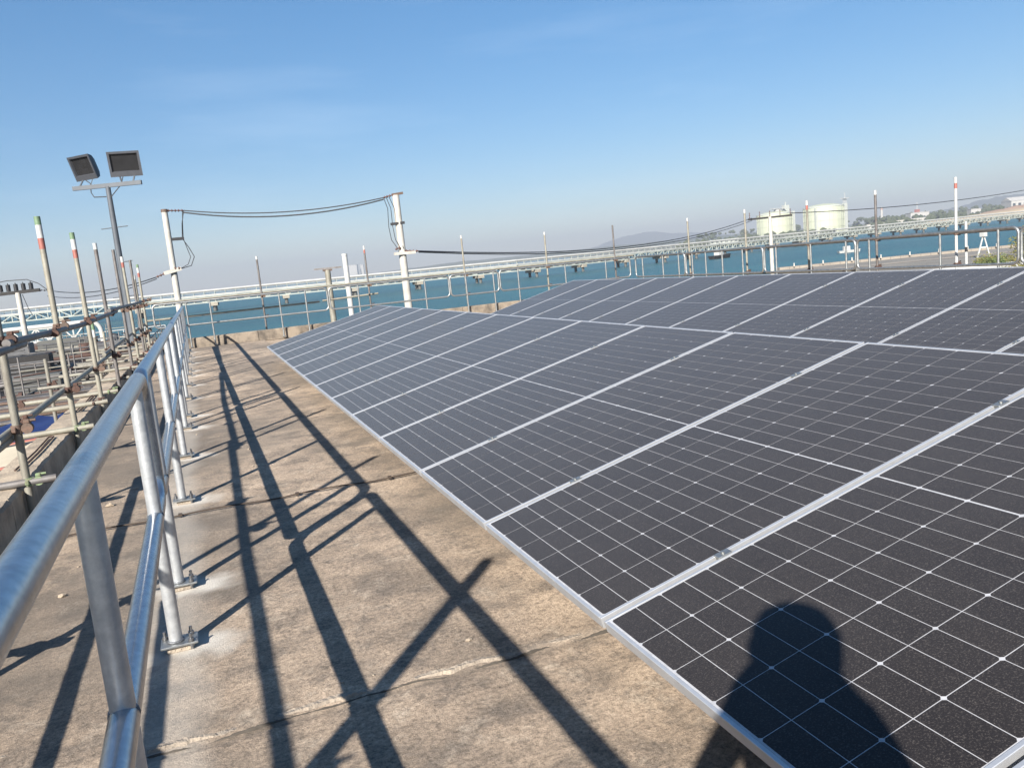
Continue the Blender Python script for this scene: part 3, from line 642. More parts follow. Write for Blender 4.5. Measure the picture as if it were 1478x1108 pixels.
MB().bar((-.36, -.14, h-2.05), (.42, -.14, h-2.05), .10, .10).build('crossarm', 'pole_concrete', t)
for dx in (0, .16, .34):
    MB().tube([(-.48+dx*.6, -.02, h-.05), (-.38+dx*.7, -.05, h-.45), (-.42+dx*.9, -.06, h-1.1), (-.38+dx*.9, -.08, h-1.55), (-.2+dx*.6, -.14, h-1.88)], .012, 6).build('jumper_cable', 'cable_black', t)
MB().bar((-.34,-.03,h-1.0),(.16,-.1,h-.98),.09,.09).build('spreader', 'cable_black', t)
P3 = (39.9, 50.2)
t, h = power_pole(*P3, 2.75, 'white concrete power pole in front of the storage tanks', .13)
MB().bar((-1.2, 1.0, h-.05), (1.2, -1.0, h-.05), .12, .14).build('crossarm', 'dark_steel', t)
ins = MB()
for k in range(5): x = -1.1+.55*k; insulator_string(ins, (x, -x*.83, h), (x, -x*.83, h+.45), 3)
ins.build('insulator', 'insulator_brown', t)
PLx = (-8.3, 46.3)
t, h = power_pole(*PLx, 2.15, 'white concrete power pole over the left yard carrying a black insulator rack', .125)
MB().bar((-1.6, .3, h-.02), (1.0, -.2, h+.04), .14, .16).build('crossarm', 'dark_steel', t)
ins = MB()
for k in range(7): x = -1.4+.34*k; insulator_string(ins, (x, -x*.19, h+.05), (x, -x*.19, h+.5), 3); ins.tube([(x, -x*.19, h+.1), (x, -x*.19, h+.42)], .10, 8)
insulator_string(ins, (.5, -.1, h+.1), (1.3, -.3, h-.02), 5); ins.build('insulator', 'cable_black', t)
MB().tube([(-1.4,.2,h+.5),(-.4,.1,h+.62),(.5,-.1,h+.6),(1.0,-.2,h+.35),(1.35,-.3,h)], .02, 6).build('jumper_cable', 'cable_black', t)
MB().tube([(.2,-.1,h-.1),(.35,-.1,h-.8),(.5,-.1,h-1.2)], .015, 6).build('jumper_cable', 'cable_black', t)
def wire(a, b, sag, label, r=.012):
    o = Vector(a); t = MB().tube([p-o for p in catenary(a, b, sag)], r, 6).build('power_wire', 'cable_black'); t.location = o; return tag(t, label, 'wire', 'power wires')
wire((-.1, 30.9, 4.17), (6.52, 29.0, 3.99), .27, 'upper black wire slung between the two white power poles', .019)
wire((-.1, 30.9, 4.10), (6.52, 29.0, 3.93), .34, 'lower black wire slung between the two white power poles', .024)
wire((-1.3, 30.8, 1.98), (-7.0, 46.0, 2.15), .30, 'upper black wire running to the pole over the yard', .018)
wire((-1.3, 30.8, 1.92), (-7.0, 46.0, 1.85), .30, 'lower black wire running to the pole over the yard', .015)
wire((7.55, 28.9, 2.03), (38.9, 51.0, 2.78), .85, 'upper black wire running towards the pole by the storage tanks', .022)
wire((7.55, 28.9, 1.99), (38.9, 51.0, 2.60), .85, 'lower black wire running towards the pole by the storage tanks', .02)
wire((41.0, 49.3, 2.85), (90, 62, 4.2), .6, 'black wire leaving the tank side pole along the quay', .03)

# slim masts beyond the sea railing
t = thing('white_mast', 'plain thick white mast standing beyond the sea railing', 'mast', (4.28, 25.3, -4.6)); MB().tube([(0,0,0),(0,0,6.62)], .082, 16).build('tube', 'paint_white', t); MB().tube([(0,0,6.60),(0,0,6.66)], .09, 16).build('cap', 'paint_white', t)
t = thing('cream_mast', 'cream mast with a flat T shaped aerial on top', 'mast', (4.05, 27.6, -4.6))
MB().tube([(0,0,0),(0,0,6.25)], [.12,.095], 12).build('tube', 'scaffold_pale', t); MB().bar((-.42,.1,6.3),(.46,-.12,6.3),.05,.05).build('aerial', 'scaffold_grey', t); MB().bar((-.15,0,6.24),(.15,0,6.24),.12,.06).build('aerial_mount', 'clamp_dark', t)

# ------------------------------------------------------------------ jetty over the bay
def jetty():
    pts = [(-220,326),(-63,319.6),(52,311),(120,311),(200,332),(300,372),(420,402),(560,428),(800,452)]
    t = thing('jetty', 'long trestle jetty with white pipes crossing the bay on concrete piers', 'jetty', (52, 311, SEA))
    o = Vector((52, 311, SEA)); V = [Vector((x, y, 0)) for x, y in pts]
    deck, pipe, tr_, rk, walk = MB(), MB(), MB(), MB(), MB(); sup = []; acc = 0
    for a, b in zip(V[:-1], V[1:]):
        d = (b-a).normalized(); n = Vector((-d.y, d.x, 0)); L = (b-a).length; loc = lambda s_, q, z: a+d*s_+n*q+Vector((0,0,z))-o
        for q, z, r in ((-1.2, 1.45, .34), (.2, 1.4, .42), (1.5, 1.5, .3)): pipe.tube([loc(-.3, q, z), loc(L+.3, q, z)], r, 8)
        deck.bar(loc(-.5, 0, -.15), loc(L+.5, 0, -.15), 7.2, .42)
        for q in (-3.3, 3.3):
            for z in (-.55, -2.75): tr_.bar(loc(0, q, z), loc(L, q, z), .42, .42)
            N = max(1, round(L/3.6))
            for i in range(N):
                s0, s1 = L*i/N, L*(i+1)/N
                tr_.bar(loc(s0, q, -.55), loc(s0, q, -2.75), .30, .30)
                tr_.bar(loc(s0, q, -.55 if i % 2 else -2.75), loc(s1, q, -2.75 if i % 2 else -.55), .28, .28)
                rk.bar(loc(s0, q*.7, -.1), loc(s0, q*.7, 1.1), .18, .18)
            walk.bar(loc(0, q*1.06, .95), loc(L, q*1.06, .95), .07, .07); walk.bar(loc(0, q*1.06, .55), loc(L, q*1.06, .55), .05, .05)
        
        s_ = (25-acc) % 25
        while s_ < L: sup.append((loc(s_, 0, 0), d, n)); s_ += 25
        acc = (acc+L) % 25
    deck.build('deck', 'pier_white', t); p = pipe.build('pipe', 'pier_white', t); [q.__setitem__('kind', 'stuff') for q in (tr_.build('truss', 'pier_truss', t), rk.build('pipe_rack', 'pier_truss', t), walk.build('handrail', 'pier_truss', t), p)]
    for c, d, n in sup:
        m = MB(); rot = Matrix((d, n, Vector((0,0,1)))).transposed()
        m.box(c+Vector((0,0,-3.5)), (2.4, 7.6, 1.2), rot); m2 = MB()
        s1 = m.build('pier_cap', 'pier_concrete', t)
        for q in (-2.4, 2.4): m2.tube([c+n*q+Vector((0,0,-4.1)), c+n*q+Vector((0,0,-6.8))], .62, 8)
        m2.build('pile', 'pier_dark', s1)
jetty()

# storage tanks and plant on the shore
def tank(name, x, y, r, h, label):
    t = thing(name, label, 'tank', (x, y, -3.6))
    MB().lathe([(r, 0), (r, h), (r*.99, h+.4)], 48).build('shell', 'tank_green', t)
    MB().lathe([(r*.99, h+.4), (r*.8, h+r*.07), (r*.5, h+r*.14), (.01, h+r*.18)], 48).build('dome', 'tank_green', t)
    MB().lathe([(r+.5, h*.985), (r+.5, h+.9), (r+.2, h+.9)], 48).build('rim', 'tank_white', t)
    sm = MB()
    for k in range(28): a = k*2*math.pi/28; sm.box((math.cos(a)*(r+.12), math.sin(a)*(r+.12), h/2), (.5, .5, h*.98), Matrix.Rotation(a, 3, 'Z'))
    sm.build('stiffener', 'tank_green', t)['kind'] = 'stuff'
    for z in (.25, .5, .75): MB().lathe([(r+.02, h*z-.25), (r+.3, h*z-.2), (r+.3, h*z+.2), (r+.02, h*z+.25)], 48).build('wind_girder', 'tank_green', t)
    return t
t = tank('storage_tank', 806, 1004, 25, 36, 'pale green storage tank with a pipe deck on its roof, behind the power pole')
pd = MB()
for k in range(5): pd.bar((-12+5*k, -12, 38), (-12+5*k, -12, 43), .5, .5)
pd.box((-2, -12, 43.2), (24, 8, .8)); pd.box((-4, -12, 40.5), (8, 5, 3)); pd.build('pump_platform', 'pier_white', t)
st = MB().box((24, -12, 19), (4, 4, 38)).build('stair_tower', 'tank_white', t)
pd = MB().box((16, -6, 43), (9, 6, 9)); pd.tube([(16,-6,47),(16,-6,52)], .8, 6); pd.build('valve_house', 'tank_white', t)
t = tank('storage_tank', 838, 938, 27, 38, 'larger pale green storage tank with a white stair tower on its side')
MB().box((24.5, -15, 20), (5, 5, 41)).build('stair_tower', 'tank_white', t)
m = MB()
for k in range(4): m.bar((22+k*1.8, -15, 41), (22+k*1.8, -15, 47), .5, .5)
m.box((24.5, -15, 47), (9, 7, .8)); m.tube([(25,-15,47),(25,-15,55)], .35, 6); m.build('roof_platform', 'pier_white', t)
MB().box((-24.8, -12.5, 18), (2.6, 2.6, 37)).build('stair_tower', 'tank_white', t)

# low plant buildings along the shore
def shed(x, y, z, w_, d_, h_, label, rz=-.35, m='building_white', roofh=0, win=4):
    t = thing('shore_building', label, 'building', (x, y, z), rz)
    MB().box((0,0,h_/2), (w_, d_, h_)).build('wall', m, t)
    if roofh: MB().add([(-w_/2-.5,-d_/2-.5,h_),(w_/2+.5,-d_/2-.5,h_),(w_/2+.5,d_/2+.5,h_),(-w_/2-.5,d_/2+.5,h_),(-w_/2-.5,0,h_+roofh),(w_/2+.5,0,h_+roofh)], [(0,1,5,4),(2,3,4,5),(1,2,5),(3,0,4),(3,2,1,0)]).build('roof', m, t)
    else: MB().box((0,0,h_+.3), (w_+.8, d_+.8, .7)).build('roof', m, t)
    for k in range(win): MB().box((-w_/2+w_*(k+.5)/win, -d_/2-.06, h_*.55), (w_/win*.5, .2, h_*.32)).build('window', 'window_dark', t)
    return t
shed(1167, 1081, -3.6, 32, 18, 20, 'broad white plant building with a red mast on its roof', win=6)
t = thing('plant_mast', 'red and white lattice mast on the plant building', 'mast', (1168, 1082, 17.1)); MB().bar((0,0,0),(0,0,5),6,6).build('base', 'paint_red', t); MB().bar((0,0,5),(0,0,17),.9,.9).build('shaft', 'paint_white', t)
t = thing('chimney', 'slim white chimney behind the scaffold uprights on the far shore', 'chimney', (1189, 1181, -3.6)); MB().tube([(0,0,0),(0,0,37.5)], [2.6,2.0], 12).build('stack', 'building_white', t); MB().tube([(0,0,33),(0,0,34.5)], [2.35,2.3], 12).build('band', 'paint_red', t)
shed(1240, 948, 6, 44, 26, 13, 'long white warehouse on the red earth bank', roofh=6, win=5)
shed(1190, 990, -3.6, 16, 12, 16, 'small white shore block below the warehouse', win=3)
shed(1010, 955, -3.6, 50, 14, 9, 'low grey shed right of the large tank', m='pole_concrete', win=6)
shed(915, 925, -3.6, 26, 12, 7, 'low pipe works shed at the foot of the large tank', m='pole_concrete', win=4)
shed(700, 985, -3.6, 40, 14, 6, 'long low shed at the foot of the smaller tank', m='tank_white', win=6)
shed(1090, 1010, -3.6, 34, 14, 10, 'pale shore shed between the chimney and the tanks', m='building_white', win=4)
shed(631, 3545, 0, 36, 30, 50, 'pale far tower block across the bay', win=0); shed(672, 3560, 0, 14, 14, 48, 'slim far tower block across the bay', win=0)
shed(520, 3600, -5, 120, 30, 12, 'long low white terminal across the bay', win=8); shed(470, 3880, -5, 160, 30, 14, 'low white port shed on the horizon', win=8)
# moored boats
def boat(x, y, L, label, rz, m='paint_white'):
    t = thing('boat', label, 'boat', (x, y, SEA-.25), rz); hw = L*.14
    hull = [(-.5,1),(-.1,1.05),(.25,.85),(.5,.0)]; top, bot = [], []
    for s_, q in hull: top += [(s_*L, hw*q, L*.13+max(0, s_)*L*.06)]; bot += [(s_*L*.93, hw*q*.7, 0)]
    tp = top+[(x_, -y_, z_) for x_, y_, z_ in reversed(top[:-1])]; bp = bot+[(x_, -y_, z_) for x_, y_, z_ in reversed(bot[:-1])]; n = len(tp)
    MB().add(tp+bp, [tuple(range(n)), tuple(reversed(range(n, 2*n)))]+[(i+n, (i+1) % n+n, (i+1) % n, i) for i in range(n)]).build('hull', m, t)
    MB().bevbox((-.12*L, 0, L*.22), (L*.28, hw*1.3, L*.2), L*.015).build('cabin', 'paint_white', t)
    MB().bar((-.05*L,0,L*.3),(-.05*L,0,L*.52),.12,.12).build('mast', 'dark_steel', t)
boat(206.8, 292.8, 13, 'small dark fishing boat anchored before the jetty', .3, 'dark_steel'); boat(189, 201, 7, 'small white launch moored off the quay', -.35)

# ------------------------------------------------------------------ things on the quay at the right
def shrub(x, y, z, h, w_, n, label, m, name='shrub'):
    t = thing(name, label, 'shrub', (x, y, z)); rnd = random.Random(int(x*10)); tr_ = MB()
    for k in range(6):
        a = rnd.random()*6.28; tr_.tube([(0,0,0), (math.cos(a)*w_*.18, math.sin(a)*w_*.18, h*.35), (math.cos(a)*w_*.38, math.sin(a)*w_*.38, h*.8)], [.09*h/3, .05*h/3, .015*h/3], 5)
    tr_.build('trunk', 'bark', t); mb = MB(); cl = [Vector((rnd.gauss(0,.36)*w_*.5, rnd.gauss(0,.36)*w_*.5, h*(.35+.6*rnd.random()))) for _ in range(26)]
    for _ in range(n):
        c = rnd.choice(cl)+Vector((rnd.gauss(0,1), rnd.gauss(0,1), rnd.gauss(0,.8)))*w_*.12
        u = Vector((rnd.gauss(0,1), rnd.gauss(0,1), rnd.gauss(0,1))).normalized(); v = u.orthogonal().normalized(); s_ = rnd.uniform(.06, .15)
        mb.add([c-u*s_, c+v*s_*.5, c+u*s_, c-v*s_*.5], [(0,1,2,3)])
    mb.build('crown', m, t)
shrub(67.4, 50.2, -4.8, 4.4, 3.6, 7000, 'tall yellow green tree by the quay, highest of its clump', 'leaf_yellow', 'quay_tree')
shrub(72, 58, -4.8, 1.7, 3.6, 4000, 'low green shrub in front of the quay frame', 'leaf_green')
shrub(79, 64, -4.8, 1.5, 3.2, 3500, 'yellowish shrub beside the white quay pole', 'leaf_yellow')
shrub(76, 53, -4.8, 1.8, 4.0, 4000, 'rounded green shrub behind the tall quay tree', 'leaf_green')
t = thing('steel_gantry', 'white A shaped steel gantry standing on the quay', 'gantry', (108.6, 88.8, -4.8))
for a, b in (((-.9,.3,0),(0,0,3.4)), ((.9,-.3,0),(0,0,3.4)), ((-.5,.2,1.5),(.5,-.2,1.5))): MB().bar(a, b, .16, .16).build('leg', 'paint_white', t)
MB().box((0,0,3.4),(.7,.7,.7)).build('head', 'paint_white', t)
t = thing('quay_pole', 'white quay pole with a dark band', 'pole', (88.8, 75.0, -4.8)); MB().tube([(0,0,0),(0,0,5.6)], .16, 10).build('shaft', 'paint_white', t); MB().tube([(0,0,1.9),(0,0,2.5)], .17, 10).build('band', 'dark_steel', t)
for k in range(16):
    a = Vector((99, 118.6, -4.4)).lerp(Vector((172, 92, -4.4)), k/15)
    b = thing('bollard', 'short white bollard on the quay edge, %s from the open water end' % ORD[k], 'bollard', a, 0, 'white bollards along the quay edge'); MB().tube([(0,0,0),(0,0,.5)], [.13,.10], 8).build('shaft', 'pole_concrete', b); MB().tube([(0,0,.5),(0,0,.6)], [.15,.13], 8).build('cap', 'paint_white', b)
t = thing('quay_pipe', 'pale pipe line running on low stands beside the quay road', 'pipe', (52, 64, -4.8)); m = MB().tube([(0,0,1.2),(40,-15,1.2),(90,-32,1.2)], .35, 8); m.build('pipe', 'pier_white', t)
for k in range(9): MB().box((4+k*9, -1.5-k*3.35, .45), (.5, .9, .9)).build('stand', 'quay_concrete', t)

# ------------------------------------------------------------------ lower yard left of the scaffold
def frame_rail(x0, y0, x1, y1, z, label, n=5, m='scaffold_pale', rails=(1.0, .55), name='yard_railing'):
    a, b = Vector((x0,y0,z)), Vector((x1,y1,z)); t = thing(name, label, 'railing', a); d = b-a
    for q in rails: MB().tube([Vector((0,0,q)), d+Vector((0,0,q))], .03, 8).build('rail', m, t)
    for k in range(n+1): c = d*(k/n); MB().tube([c, c+Vector((0,0,rails[0]))], .026, 8).build('post', m, t)
    return t
dk = MB().box((-8.2, 39, -1.74), (12.5, 40, .24))
for x in (-13.6, -8, -2.6):
    for y in (20, 29, 38, 47, 57): dk.box((x, y, -3.2), (.3, .3, 2.7))
o = dk.build('platform_deck', 'dark_steel'); tag(o, kind='structure')
frame_rail(-13.8, 58.6, -2.4, 58.6, -1.62, 'white railing at the sea edge of the steel platform', 9, 'paint_white')
frame_rail(-12.5, 49.0, -3.4, 49.0, -1.62, 'galvanised railing across the steel platform near the pipe bridge', 8, 'grey_steel')
frame_rail(-10.5, 41.0, -2.6, 41.0, -1.62, 'pale railing across the middle of the steel platform', 7, 'grey_steel')
frame_rail(-9.0, 33.0, -2.6, 33.0, -1.62, 'grey railing across the steel platform before the cabinets', 6, 'scaffold_grey')
frame_rail(-7.5, 26.0, -2.6, 26.0, -1.62, 'pale railing at the near edge of the steel platform', 5, 'scaffold_grey')
frame_rail(-2.5, 20.0, -2.5, 58.0, -1.62, 'long galvanised railing along the building side of the steel platform', 14, 'grey_steel')
rnd = random.Random(5)
for k, (x, y, w_, d_, h_, m) in enumerate([(-6.6,35.6,1.9,.8,1.15,'dark_steel'),(-9.0,44.5,2.4,1.2,1.3,'grey_steel'),(-4.6,45,1.6,1.0,.9,'grey_steel'),(-5.2,29.5,1.5,.9,.8,'pier_dark'),(-7.6,53,2.6,1.4,1.0,'pier_dark'),(-3.9,37.5,1.0,1.0,1.0,'scaffold_tube')]):
    nm = ['louvred dark switch cabinet', 'wide grey equipment cabinet', 'small grey pump cabinet', 'dark low equipment box', 'broad dark pump skid', 'pale weathered cube tank'][k]
    t = thing('equipment_cabinet', nm+' standing on the steel platform', 'cabinet', (x, y, -1.62)); MB().bevbox((0,0,h_/2+.05), (w_, d_, h_), .03).build('body', m, t); MB().box((0,0,.025),(w_*.96,d_*.96,.05)).build('plinth', 'dark_steel', t)
    for q in range(5): MB().box((0, -d_/2-.012, h_*(.3+.13*q)), (w_*.8, .03, h_*.05)).build('louvre', 'grey_steel', t)
for k, (y, z, r, m, x0, x1) in enumerate([(24,-1.2,.09,'scaffold_grey',-8,-2.7),(27.5,-1.25,.12,'rust',-9,-2.7),(31,-1.1,.10,'scaffold_grey',-9.5,-2.7),(36.8,-1.15,.14,'scaffold_tube',-11,-2.7),(39.4,-.9,.08,'rust',-10,-2.7),(43,-1.2,.12,'grey_steel',-12,-2.7),(51,-1.1,.16,'scaffold_tube',-13,-2.7),(55,-1.2,.12,'grey_steel',-13.5,-2.7)]):
    t = thing('platform_pipe', '%s pipe run across the steel platform counted from the sea edge' % ORD[7-k], 'pipe', (x0, y, -1.62), 0, 'pipe runs across the steel platform')
    MB().tube([(0,0,z+1.62),(x1-x0-.4,0,z+1.62),(x1-x0-.15,0,z+1.62-.12),(x1-x0-.1,0,.0)], r, 10).build('pipe', m, t)
    for q in range(4):
        x = (x1-x0)*(q+.5)/4.3; MB().box((x,0,(z+1.62-r)/2),(.1,.1,max(.05,z+1.62-r))).build('stand', 'dark_steel', t); MB().tube([(x-.05,0,z+1.62),(x+.05,0,z+1.62)], r*1.5, 10).build('flange', m, t)
# small gear cluttering the platform: drums, valve stands, buckets, crates
for k in range(46):
    x, yy = rnd.uniform(-11, -2.9), rnd.uniform(20.5, 57); q = k % 4; z = -1.62
    if abs(yy-26) < .4 or abs(yy-33) < .4 or abs(yy-41) < .4 or abs(yy-49) < .4: yy += .8
    if q == 0:
        t = thing('oil_drum', 'dark steel drum among the gear on the steel platform', 'drum', (x, yy, z), 0, 'drums on the steel platform'); MB().lathe([(.01,.0),(.28,.0),(.29,.05),(.28,.1),(.29,.3),(.28,.35),(.29,.6),(.28,.65),(.28,.86),(.01,.86)], 14).build('barrel', ['rust','dark_steel','grey_steel'][k % 3], t); MB().tube([(.12,0,.86),(.12,0,.9)], .04, 8).build('bung', 'dark_steel', t)
    elif q == 1:
        t = thing('valve_stand', 'hand wheel valve stand among the gear on the steel platform', 'valve', (x, yy, z), 0, 'valve stands on the steel platform'); MB().tube([(0,0,0),(0,0,.9)], .05, 8).build('stem', 'dark_steel', t); MB().tube(arc((0,0,.92), .2, 0, 6.283, (1,0,0), (0,1,0), 14)[:-1], .022, 6, closed=True).bar((-.2,0,.92),(.2,0,.92),.03,.03).build('hand_wheel', 'rust', t)
    elif q == 2:
        t = thing('scaffold_trestle', 'leaning scaffold trestle among the gear on the steel platform', 'trestle', (x, yy, z), rnd.uniform(-.4,.4), 'scaffold trestles on the steel platform')
        for xx in (-.6, .6): MB().tube([(xx,0,0),(xx,.15,1.5+.2*rnd.random())], .024, 8).build('upright', 'scaffold_grey', t)
        for zz in (.35, 1.3): MB().tube([(-.6,.03,zz),(.6,.03,zz)], .02, 8).build('bar', 'scaffold_pale' if k % 3 else 'rust', t)
    else:
        t = thing('gear_crate', 'dark slatted crate among the gear on the steel platform', 'crate', (x, yy, z), rnd.uniform(-.5,.5), 'crates on the steel platform')
        for zz in (.08, .26, .44): MB().box((0,-.3,zz),(.9,.03,.12)).box((0,.3,zz),(.9,.03,.12)).box((-.44,0,zz),(.03,.56,.12)).box((.44,0,zz),(.03,.56,.12)).build('slat', 'scaffold_grey' if k % 2 else 'dark_steel', t)
for k in range(30):
    x, yy, z = rnd.uniform(-9, -3.2), rnd.uniform(21, 46), -1.45+.10*(k % 9); a = rnd.uniform(-.5, .5) if k % 3 else 1.4+rnd.uniform(-.3, .3); L = rnd.uniform(1.6, 3.6)
    t = thing('loose_tube', 'loose scaffold tube in the tangle on the steel platform', 'tube', (x, yy, z), a, 'loose tubes on the steel platform'); MB().tube([(-L/2,0,0),(L/2,0,rnd.uniform(-.25,.25))], .025, 8).build('tube', ['dark_steel','scaffold_grey','rust','scaffold_tube','dark_steel'][k % 5], t); MB().tube([(-L*.2,0,-.03),(-L*.2,0,-1.62-z)], .022, 6).build('prop', 'dark_steel', t); MB().tube([(L*.3,0,-.03),(L*.3,0,-1.62-z)], .022, 6).build('prop', 'dark_steel', t)
# white pipe bridge with bent pipes
t = thing('pipe_bridge', 'white truss pipe bridge with arched pipe ends over the yard edge', 'pipe bridge', (-11, 70.5, -4.5))
tb = MB(); a0, b0 = Vector((-2.7,.9,0)), Vector((2.5,-.7,0))
for z in (3.25, 4.25): tb.bar(a0+Vector((0,0,z)), b0+Vector((0,0,z)), .16, .16)
for k in range(6):
    p, q = a0.lerp(b0, k/6), a0.lerp(b0, (k+1)/6); tb.bar(p+Vector((0,0,3.25)), p+Vector((0,0,4.25)), .10, .10); tb.bar(p+Vector((0,0,3.25 if k % 2 else 4.25)), q+Vector((0,0,4.25 if k % 2 else 3.25)), .09, .09)
tb.build('truss', 'pier_white', t)
MB().tube([a0+Vector((-1.0,.3,0)), a0+Vector((-1.0,.3,3.6))]+arc(a0+Vector((-.3,.1,3.6)), .75, math.pi, math.pi/2, (1,0,0), (0,0,1))+[b0+Vector((0,0,4.4))]+arc(b0+Vector((.3,-.1,3.6)), .8, math.pi/2, 0, (1,0,0), (0,0,1))+[b0+Vector((1.1,-.1,0))], .17, 12).build('pipe', 'pier_white', t)
for p in (a0, b0):
    for s_ in (-.35, .35): MB().bar(p+Vector((s_,0,0)), p+Vector((s_,0,3.3)), .18, .18).build('leg', 'paint_white', t)
# cream roofing sheet, tarp, planks outside the parapet
def corrugated(name, x0, x1, y0, y1, z, m, label, amp=.018, slope=-.06):
    n = 60; vs, fs = [], []
    for i in range(n+1):
        y = y0+(y1-y0)*i/n; dz = amp*math.cos(i*math.pi/2)
        vs += [(x0-x1, y-y0, dz+slope*(x1-x0)), (0, y-y0, dz), (x0-x1, y-y0, dz+slope*(x1-x0)-.004), (0, y-y0, dz-.004)]
    for i in range(n): b = i*4; fs += [(b, b+1, b+5, b+4), (b+2, b+6, b+7, b+3), (b+1, b+3, b+7, b+5)]
    t = thing(name, label, 'roof sheet', (x1, y0, z)); MB().add(vs, fs).build('sheet', m, t); return t
t = corrugated('roof_sheet', -5.2, -1.56, 5.4, 10.6, -.12, 'cream_sheet', 'cream corrugated roof sheet with red battens below the scaffold')
for yy in (1.5, 3.4, 5.05): MB().bar((-3.6, yy, -.195), (-.05, yy, .022), .04, .02).build('batten', 'paint_red', t)
MB().box((-1.8, 2.6, -.3), (3.5, 5.2, .06)).build('underlay', 'cream_sheet', t)
tv, tf = [], []
for j in range(15):
    for i in range(13):
        x, y = -4.3+i*.2, 11.5+j*.24; tv.append((x+4.3, y-11.5, .10*noise.noise(Vector((x*2, y*2, 3)))+.04*noise.noise(Vector((x*7, y*7, 1)))))
for j in range(14): tf += [(j*13+i, j*13+i+1, (j+1)*13+i+1, (j+1)*13+i) for i in range(12)]
o = MB().add(tv, tf, True).build('blue_tarp', 'blue_tarp'); o.location = (-4.3, 11.5, -.42); tag(o, 'crumpled dark blue tarp spread beyond the long parapet', 'tarp')
ld_ = MB().box((-3.3, 12.6, -.62), (3.2, 15.2, .2)).build('lower_roof', 'yard_dark'); tag(ld_, kind='structure')
for k in range(7):
    t = thing('plank', 'weathered plank lying on the lower roof, %s from the blue tarp' % ORD[k], 'plank', (-3.0+rnd.uniform(-.6,.5), 15.5+k*.62, -.49), rnd.uniform(-.25, .25), 'planks on the lower roof'); MB().bevbox((0,0,0), (2.0+rnd.random(), .2, .045), .006).build('board', 'clamp_dark' if k % 2 else 'scaffold_grey', t)

# loose bits of mortar on the walkway
rnd = random.Random(12)
bits = [(rnd.uniform(-.85, .9), rnd.uniform(2.2, 11), rnd.uniform(.004, .013)) for _ in range(26)]+[(-.75, 5.9, .028), (-.62, 6.3, .02), (-.80, 4.2, .018)]
for x, y, s_ in bits:
    bm = bmesh.new(); bmesh.ops.create_icosphere(bm, subdivisions=1, radius=s_)
    for v in bm.verts: v.co = Vector((v.co.x*rnd.uniform(.7, 1.5), v.co.y*rnd.uniform(.7, 1.2), v.co.z*rnd.uniform(.3, .7)))
    me = bpy.data.meshes.new('mortar_crumb'); bm.to_mesh(me); bm.free(); me.materials.append(MATS['parapet_concrete'])
    o = obj('mortar_crumb', me, None, (x, y, s_*.35)); tag(o, 'small loose crumb of mortar lying on the walkway concrete', 'debris', 'mortar crumbs on the walkway')

# ------------------------------------------------------------------ the photographer, seen only by the shadow
def skin(name, verts, edges, radii, m, parent, root=0, sub=2):
    me = bpy.data.meshes.new(name); me.from_pydata([tuple(v) for v in verts], edges, []); o = obj(name, me, parent)
    me.materials.append(MATS[m])
    sk = o.modifiers.new('skin', 'SKIN'); sk.use_smooth_shade = True
    for i, r in enumerate(radii): me.skin_vertices[0].data[i].radius = (r, r) if not isinstance(r, tuple) else r
    me.skin_vertices[0].data[root].use_root = True
    s_ = o.modifiers.new('sub', 'SUBSURF'); s_.levels = sub; s_.render_levels = sub
    return o
# local frame: x to the right of the person, y forward, origin between the feet
yaw = math.atan2(-0.3413, 0.9281)
pt = thing('person', 'person in dark clothes holding up a phone, casting the shadow on the panels', 'person', (-0.146, -0.286, 0.0), yaw)
body = [(0,0,.95),(0,.0,1.10),(0,-.01,1.25),(0,0,1.40),(0,.01,1.49),(0,.03,1.56),(0,.035,1.66),(0,.03,1.72),
        (.13,0,1.45),(.19,.03,1.17),(.15,.22,1.25),(-.18,0,1.46),(-.25,.05,1.26),(-.15,.20,1.31),
        (.10,0,.90),(.11,.02,.50),(.11,-.01,.09),(.12,.14,.05),(-.10,0,.90),(-.11,.02,.50),(-.11,-.01,.09),(-.12,.14,.05)]
be = [(0,1),(1,2),(2,3),(3,4),(4,5),(5,6),(6,7),(3,8),(8,9),(9,10),(3,11),(11,12),(12,13),(0,14),(14,15),(15,16),(16,17),(0,18),(18,19),(19,20),(20,21)]
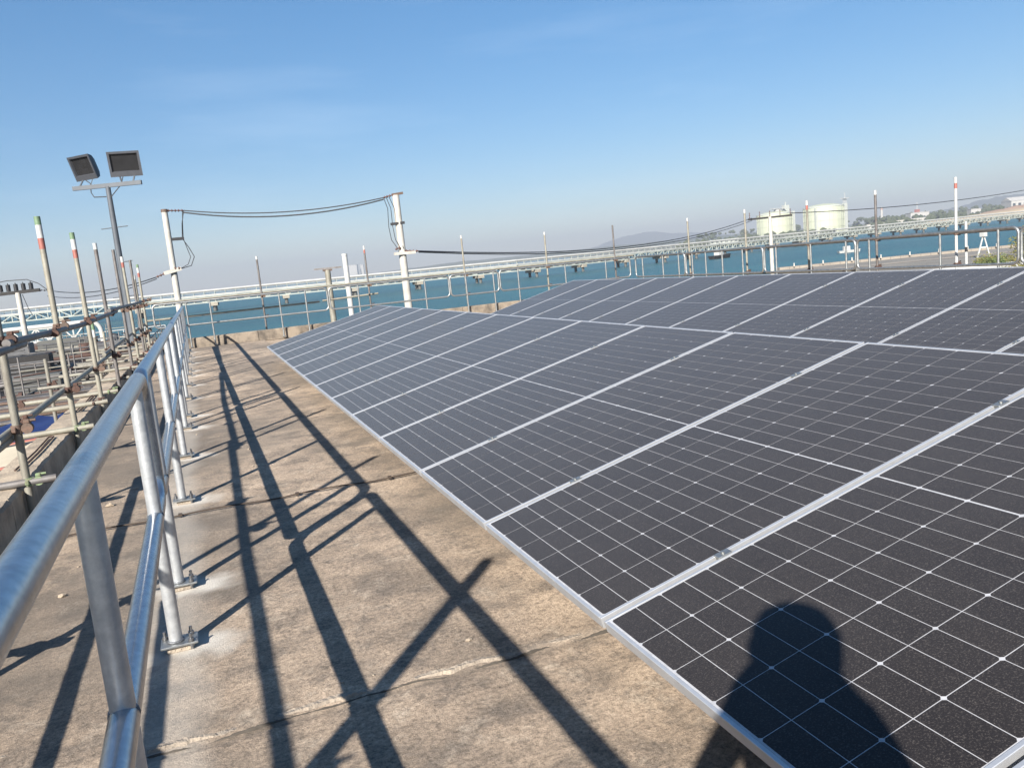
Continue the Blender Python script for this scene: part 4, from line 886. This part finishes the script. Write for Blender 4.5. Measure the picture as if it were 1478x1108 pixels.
br_ = [(.16,.11),(.14,.10),(.16,.115),(.14,.10),(.14,.10),.105,(.10,.105),.075,.065,.046,.034,.065,.046,.034,.088,.06,.042,.04,.088,.06,.042,.04]
skin('body', body, be, br_, 'shirt', pt)
leg = skin('trousers', [(0,0,.97),(.10,0,.90),(.11,.02,.50),(.11,-.01,.10),(-.10,0,.90),(-.11,.02,.50),(-.11,-.01,.10)], [(0,1),(1,2),(2,3),(0,4),(4,5),(5,6)], [(.175,.125),.10,.075,.062,.10,.075,.062], 'trousers', pt)
hd = MB(); hd.lathe([(.001,1.77),(.05,1.765),(.085,1.74),(.104,1.70),(.108,1.65),(.10,1.60),(.09,1.585)], 20, (0,.02,0)); hd.build('hair', 'hair', pt)
fc = MB(); fc.bevbox((0,.135,1.645),(.024,.03,.05),.008); fc.build('nose', 'skin', pt)
for s_ in (-1, 1):
    MB().bevbox((s_*.102,.03,1.65),(.02,.04,.06),.008).build('ear', 'skin', pt)
    hb = [(s_*.13,.215,1.262),(s_*.105,.25,1.295),(s_*.088,.268,1.33)]
    hv_, he, hr = list(hb), [(0,1),(1,2)], [.028,.034,.030]
    for f_ in range(4):
        b0 = len(hv_); z = 1.315+.017*f_; L = (.9,1.0,.95,.75)[f_]
        hv_ += [(s_*.066,.272,z), (s_*(.066-.018*L),.292,z+.008), (s_*(.066-.034*L),.288,z+.010)]; he += [(2,b0),(b0,b0+1),(b0+1,b0+2)]; hr += [.0092,.0085,.0075]
    b0 = len(hv_); hv_ += [(s_*.078,.245,1.33),(s_*.060,.252,1.355),(s_*.044,.258,1.358)]; he += [(1,b0),(b0,b0+1),(b0+1,b0+2)]; hr += [.012,.010,.008]
    hv_ = [(x+(.055 if s_ < 0 else .02), y+.03, z+(.085 if s_ < 0 else .02)) if i else (x, y, z+(.04 if s_ < 0 else 0)) for i, (x, y, z) in enumerate(hv_)]
    skin('hand', hv_, he, hr, 'skin', pt)
ph = thing('phone', 'slim black phone held up in both hands of the photographer', 'phone', EYE-fwd*.012)
ph.rotation_euler = M.to_euler()
MB().bevbox((.052,-.028,.004),(.138,.068,.0075),.0025).build('case', 'phone_black', ph)
